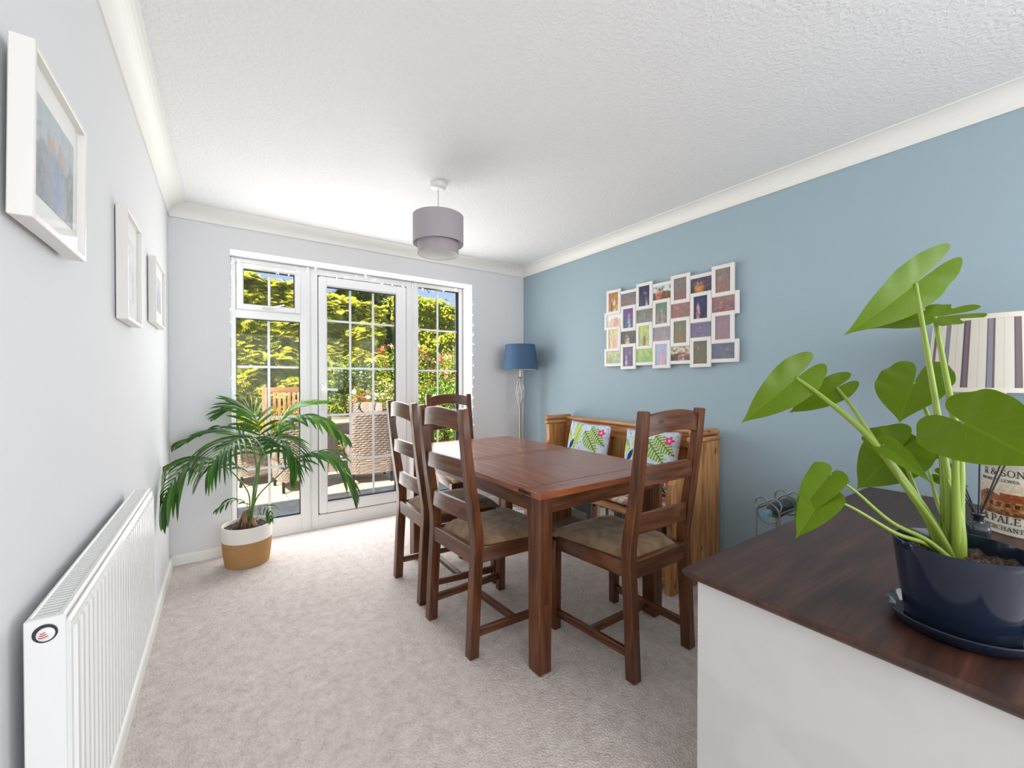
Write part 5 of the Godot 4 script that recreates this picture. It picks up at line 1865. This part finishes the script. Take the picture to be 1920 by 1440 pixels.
func rattan_chair(rat: Material) -> Node3D:
	var t := thing("rattan_armchair", "woven rattan garden armchair", "chair")
	var b := MB.new()
	var rr := func(w: float, d: float, y: float, cz: float) -> PackedVector3Array:
		var s := PackedVector3Array()
		for i in 32:
			var a := TAU * i / 32.0
			s.append(Vector3(signf(cos(a)) * pow(absf(cos(a)), 0.35) * w, y, cz + signf(sin(a)) * pow(absf(sin(a)), 0.35) * d))
		return s
	b.loft([rr.call(0.275, 0.27, 0.13, 0.0), rr.call(0.285, 0.28, 0.24, 0.0), rr.call(0.295, 0.29, 0.40, 0.0)], false, true, Vector2(15, 1.4))
	put(t, "seat_skirt", b, rat)
	# backrest: bowed panel with a rolled top
	b = MB.new()
	var secs := []
	for j in 9:
		var v := j / 8.0
		var y := lerpf(0.36, 0.93, v)
		var z := lerpf(0.27, 0.40, v)
		var th: float = 0.026 if j < 7 else 0.032
		var s := PackedVector3Array()
		var hw := lerpf(0.285, 0.255, v)
		for i in 13:
			var u := -1.0 + i / 6.0
			s.append(Vector3(u * hw, y - 0.012 * u * u, z - 0.05 * u * u + th))
		for i in 13:
			var u := 1.0 - i / 6.0
			s.append(Vector3(u * hw, y - 0.012 * u * u, z - 0.05 * u * u - th))
		secs.append(s)
	b.loft(secs, false, true, Vector2(9, 2.4))
	put(t, "backrest", b, rat)
	for q in [-1, 1]:
		b = MB.new()
		var ar := []
		for j in 7:
			var v := j / 6.0
			var zz := lerpf(0.26, -0.27, v)
			var y := 0.64 - 0.03 * v - 0.05 * pow(v, 4.0)
			var s := PackedVector3Array()
			for i in 12:
				var a := TAU * i / 12.0
				s.append(Vector3(q * (0.292 + 0.012 * v) + cos(a) * 0.034, lerpf(0.38, y, 0.5) + signf(sin(a)) * pow(absf(sin(a)), 0.4) * (y - 0.38) / 2.0, zz))
			ar.append(s)
		b.loft(ar, false, true, Vector2(6, 3))
		put(t, "arm", b, rat)
		for z in [-0.22, 0.22]:
			b = MB.new()
			b.bar([Vector3(q * 0.235, 0.0, z * 1.08), Vector3(q * 0.235, 0.16, z)], [0.03], [0.03], Vector3.RIGHT, 0.004)
			put(t, "leg", b, M.black)
	return t

func foliage():
	var r := RandomNumberGenerator.new()
	r.seed = 99
	# conifer spray: a flat little fan of scaly twigs
	var sp := MB.new()
	for i in 7:
		var a := -0.95 + i * 0.316
		var d := Vector3(sin(a), -0.10 * absf(a), cos(a))
		var n := Vector3(cos(a), 0, -sin(a))
		var ln := 1.0 - 0.25 * absf(a)
		sp.tri(Vector3.ZERO, d * ln * 0.6 + n * 0.085, d * ln)
		sp.tri(Vector3.ZERO, d * ln, d * ln * 0.6 - n * 0.085)
	var spray := sp.mesh()
	# broad leaf: folded lozenge
	var lf := MB.new()
	for s in [-1.0, 1.0]:
		lf.tri(Vector3.ZERO, Vector3(s * 0.30, 0.06, 0.40), Vector3(0, 0, 0.5))
		lf.tri(Vector3(0, 0, 0.5), Vector3(s * 0.30, 0.06, 0.40), Vector3(0, -0.06, 1.0))
	var leaf := lf.mesh()
	# small five-petalled bloom
	var fl := MB.new()
	for i in 5:
		var a0 := TAU * i / 5.0
		var q := func(an: float, l: float, h: float) -> Vector3: return Vector3(cos(an) * l, h, sin(an) * l)
		fl.tri(Vector3.ZERO, q.call(a0 + 0.5, 0.8, 0.25), q.call(a0, 1.0, 0.2))
		fl.tri(Vector3.ZERO, q.call(a0, 1.0, 0.2), q.call(a0 - 0.5, 0.8, 0.25))
	var bloom := fl.mesh()
	var hm := mat("conifer", Color.WHITE, 0.7, 0.3)
	var lm := mat("broadleaf", Color.WHITE, 0.45, 0.4)
	var bm := mat("petal", Color.WHITE, 0.7, 0.3)
	for m in [hm, lm, bm]:
		m.vertex_color_use_as_albedo = true
		m.backlight_enabled = true
		m.backlight = Color(0.35, 0.38, 0.15)
	var core := mat("twigs", Color8(156, 158, 40), 0.95, 0.2)
	var tw := mat("bark", Color8(96, 76, 56), 0.95, 0.2)
	# clipped hedge, seen from the house
	var wall := func(called: String, label: String, x0: float, x1: float, zf: float, top: Callable, cols: Array, shape: ArrayMesh, m: Material, count: int, size: float, lump: float, seed_: int):
		var t := thing(called, label, "hedge", Vector3((x0 + x1) / 2, -0.112, zf - 0.6))
		var o := t.position
		var nz := noise(seed_, 1.0, 3)
		var bulge := func(x: float, y: float) -> float: return lump * (0.5 + 0.9 * nz.get_noise_2d(x * 0.9, y * 1.5))
		var b := MB.new()
		var sheet_f := func(u: float, v: float) -> Vector3:
			var x := lerpf(x0, x1, u)
			var y: float = top.call(x) * v - 0.1
			return Vector3(x, y, zf - 0.30 + bulge.call(x, y)) - o
		b.sheet(60, 40, sheet_f)
		var back := func(u: float, v: float) -> Vector3:
			var x := lerpf(x0, x1, u)
			return Vector3(x, top.call(x) - 0.1 - 0.05 * v, zf - 0.30 + bulge.call(x, top.call(x) - 0.1) - v * 1.2) - o
		b.sheet(60, 4, back)
		put(t, "twig_core", b, core)
		var list := []
		for i in count:
			var x := r.randf_range(x0, x1)
			var h: float = top.call(x)
			var y := h * pow(r.randf(), 0.9) - 0.1
			var z: float = zf - 0.30 + bulge.call(x, y) + r.randf_range(-0.06, 0.10)
			if r.randf() < 0.16:
				y = h - 0.12 + r.randf_range(-0.05, 0.10) + 0.1 * nz.get_noise_2d(x * 3.0, 7.0)
				z -= r.randf() * 0.7
			var e := Basis(Vector3.UP, r.randf_range(-0.9, 0.9)) * Basis(Vector3.RIGHT, r.randf_range(0.15, 1.05)) * Basis(Vector3.BACK, r.randf_range(-0.5, 0.5))
			var k := clampf(0.5 + 0.4 * nz.get_noise_2d(x * 2.2 + 40.0, y * 3.0) + r.randf_range(-0.45, 0.45), 0, 1)
			var c: Color = lin(cols[0]).lerp(lin(cols[1]), k * 2.0) if k < 0.5 else lin(cols[1]).lerp(lin(cols[2]), k * 2.0 - 1.0)
			list.append([Transform3D(e.scaled(Vector3.ONE * size * r.randf_range(0.7, 1.25)), Vector3(x, y, z) - o), c])
		scatter(t, "foliage", shape, m, list)
		for x in range(int(ceil(x0)), int(x1) + 1):
			b = MB.new()
			b.tube([Vector3(x, 0, zf - 0.62) - Vector3(o.x, 0, o.z), Vector3(x + 0.03, 1.5, zf - 0.62) - Vector3(o.x, 0, o.z)], [0.06, 0.04], 7)
			put(t, "trunk", b, tw)
	wall.call("conifer_hedge", "tall clipped golden conifer hedge beyond the garden bench", -2.6, 2.95, -9.05, func(x): return 3.20 + 0.08 * sin(x * 2.3) + 0.05 * sin(x * 6.1) - maxf(0.0, x - 1.2) * 0.15, [Color8(136, 146, 24), Color8(190, 192, 40), Color8(228, 222, 104)], spray, hm, 26000, 0.125, 0.26, 301)
	wall.call("leafy_hedge", "tall light green broad-leaved hedge seen through the right patio window", 3.25, 8.2, -9.4, func(x): return 3.34 + 0.10 * sin(x * 3.1) - maxf(0.0, x - 3.9) * 0.26, [Color8(116, 136, 22), Color8(176, 186, 38), Color8(222, 214, 70)], leaf, lm, 18000, 0.10, 0.3, 302)
	# darker tree behind the gap
	crown("cypress_tree", "dark green conifer tree standing behind the gap in the hedge", "tree", Vector3(2.85, -0.112, -10.9), Vector3(0.95, 2.1, 0.8), 2.0, 4200, spray, hm, 0.21, [Color8(58, 78, 30), Color8(92, 112, 44), Color8(128, 142, 58)], [], bloom, bm, tw, r)
	# mixed border
	var plants := [
		["glossy_shrub", "dark glossy green shrub under the hedge behind the patio door", Vector3(2.16, -0.112, -8.72), Vector3(0.62, 0.85, 0.40), 1.0, 2200, 0.060, [Color8(52, 84, 34), Color8(96, 130, 56), Color8(170, 188, 120)], [[Color8(238, 240, 234), 30, 0.022]]],
		["flowering_shrub", "tall shrub with coral red blooms right of the glossy shrub", Vector3(3.15, -0.112, -8.45), Vector3(0.70, 0.95, 0.50), 1.25, 2600, 0.062, [Color8(92, 124, 26), Color8(150, 176, 48), Color8(206, 206, 96)], [[Color8(214, 92, 84), 90, 0.035], [Color8(240, 234, 224), 30, 0.03]]],
		["red_geranium", "low plant with bright red and white flowers behind the rattan chair", Vector3(2.16, -0.112, -7.98), Vector3(0.28, 0.34, 0.28), 0.85, 1400, 0.055, [Color8(80, 116, 26), Color8(136, 166, 44), Color8(196, 200, 80)], [[Color8(226, 60, 48), 90, 0.030], [Color8(250, 248, 244), 46, 0.036]]],
		["variegated_shrub", "pale cream and green variegated shrub in the border", Vector3(2.72, -0.112, -7.95), Vector3(0.58, 0.62, 0.45), 0.72, 2400, 0.055, [Color8(126, 142, 56), Color8(190, 190, 110), Color8(232, 222, 170)], [[Color8(250, 240, 236), 40, 0.026]]],
		["rose_bush", "pink flowered bush in the border seen through the right window", Vector3(4.35, -0.112, -8.35), Vector3(0.75, 0.80, 0.55), 1.35, 2600, 0.060, [Color8(110, 134, 40), Color8(166, 180, 76), Color8(214, 206, 128)], [[Color8(226, 122, 110), 80, 0.04], [Color8(244, 226, 226), 60, 0.035]]],
		["laurel_shrub", "fresh green leafy shrub low in the right window", Vector3(3.80, -0.112, -7.85), Vector3(0.80, 0.62, 0.50), 0.72, 2800, 0.065, [Color8(64, 112, 24), Color8(122, 170, 44), Color8(184, 206, 90)], [[Color8(246, 244, 238), 24, 0.03]]],
		["border_shrub", "bushy green shrub with pale flowers at the right end of the border", Vector3(5.15, -0.112, -8.1), Vector3(0.85, 0.85, 0.55), 0.95, 2800, 0.062, [Color8(78, 118, 30), Color8(140, 172, 62), Color8(200, 210, 120)], [[Color8(236, 214, 220), 40, 0.035]]],
		["lavender_clump", "grey-green clump at the lawn edge behind the far chair", Vector3(4.30, -0.112, -7.35), Vector3(0.40, 0.30, 0.32), 0.32, 1200, 0.050, [Color8(110, 132, 90), Color8(160, 178, 130), Color8(206, 214, 180)], []]]
	for p in plants:
		crown(p[0], p[1], "shrub", p[2], p[3], p[4], p[5], leaf, lm, p[6], p[7], p[8], bloom, bm, tw, r)
	# short grass by the border
	var blade := MB.new()
	for i in 3:
		var a := i * 2.1
		var d := Vector3(cos(a), 0, sin(a))
		blade.tri(d * 0.06 + Vector3(-0.1, 0, 0), d * 0.06 + Vector3(0.1, 0, 0), d * 0.5 + Vector3(0, 1, 0))
	var list := []
	for i in 9000:
		var x := r.randf_range(2.9, 6.4)
		var z := r.randf_range(-8.4, -5.8)
		var k := r.randf()
		list.append([Transform3D(Basis(Vector3.UP, r.randf() * TAU).scaled(Vector3(0.02, r.randf_range(0.02, 0.045), 0.02)), Vector3(x, -0.113, z)), lin(Color8(150, 170, 50)).lerp(lin(Color8(206, 206, 96)), k)])
	var gr := scatter(self, "grass", blade.mesh(), lm, list)
	tag(gr, "short sunlit lawn grass beyond the right patio window", "grass", "", "stuff")

# a bush or tree: stems, a core of twigs and a scatter of leaves, with blooms if any
func crown(called: String, label: String, category: String, at: Vector3, rad: Vector3, mid: float, count: int, shape: ArrayMesh, m: Material, size: float, cols: Array, blooms: Array, bloom: ArrayMesh, bm: Material, tw: Material, r: RandomNumberGenerator):
	var t := thing(called, label, category, at)
	var nz := noise(int(absf(at.x * 100.0)), 1.0, 3)
	var edge := func(d: Vector3) -> float: return 0.86 + 0.42 * nz.get_noise_3d(d.x * 1.8, d.y * 1.8, d.z * 1.8)
	var b := MB.new()
	for i in 5:
		var a := TAU * i / 5.0
		b = MB.new()
		b.tube(curve([Vector3(cos(a) * 0.03, 0, sin(a) * 0.03), Vector3(cos(a) * 0.08, mid * 0.5, sin(a) * 0.08), Vector3(cos(a) * rad.x * 0.5, mid, sin(a) * rad.z * 0.5)], 6), [0.022, 0.020, 0.017, 0.014, 0.011, 0.008, 0.005], 6)
		put(t, "stem", b, tw)
	var list := []
	for i in count:
		var d := Vector3(r.randf_range(-1, 1), r.randf_range(-1, 1), r.randf_range(-1, 1))
		while d.length() > 1.0 or d.length() < 0.05: d = Vector3(r.randf_range(-1, 1), r.randf_range(-1, 1), r.randf_range(-1, 1))
		var dn := d.normalized()
		var e: float = edge.call(dn)
		var p := dn * rad * e * (0.62 + 0.42 * pow(r.randf(), 0.7)) + Vector3(0, mid, 0)
		if p.y < 0.02: continue
		var look := (dn + Vector3(r.randf_range(-0.8, 0.8), r.randf_range(-0.5, 0.9), r.randf_range(-0.8, 0.8))).normalized()
		var bs := Basis.looking_at(-look, Vector3.UP if absf(look.y) < 0.95 else Vector3.RIGHT) * Basis(Vector3.BACK, r.randf_range(-1.0, 1.0))
		var k := clampf(0.5 + 0.7 * nz.get_noise_3d(p.x * 3.0, p.y * 3.0, p.z * 3.0) + r.randf_range(-0.4, 0.4), 0, 1)
		var c: Color = lin(cols[0]).lerp(lin(cols[1]), k * 2.0) if k < 0.5 else lin(cols[1]).lerp(lin(cols[2]), k * 2.0 - 1.0)
		list.append([Transform3D(bs.scaled(Vector3.ONE * size * r.randf_range(0.7, 1.3)), p), c])
	scatter(t, "foliage", shape, m, list)
	for f in blooms:
		var fl := []
		for i in int(f[1]):
			var dn := Vector3(r.randf_range(-1, 1), r.randf_range(-0.2, 1), r.randf_range(-0.3, 1)).normalized()
			var e: float = edge.call(dn)
			var p := dn * rad * e * 1.03 + Vector3(0, mid, 0)
			var bs := Basis(Vector3(r.randf_range(-1, 1), r.randf_range(-1, 1), r.randf_range(-1, 1)).normalized(), r.randf() * 2.0)
			fl.append([Transform3D(bs.scaled(Vector3.ONE * f[2] * r.randf_range(0.7, 1.3)), p), lin(f[0])])
		scatter(t, "blooms", bloom, bm, fl)
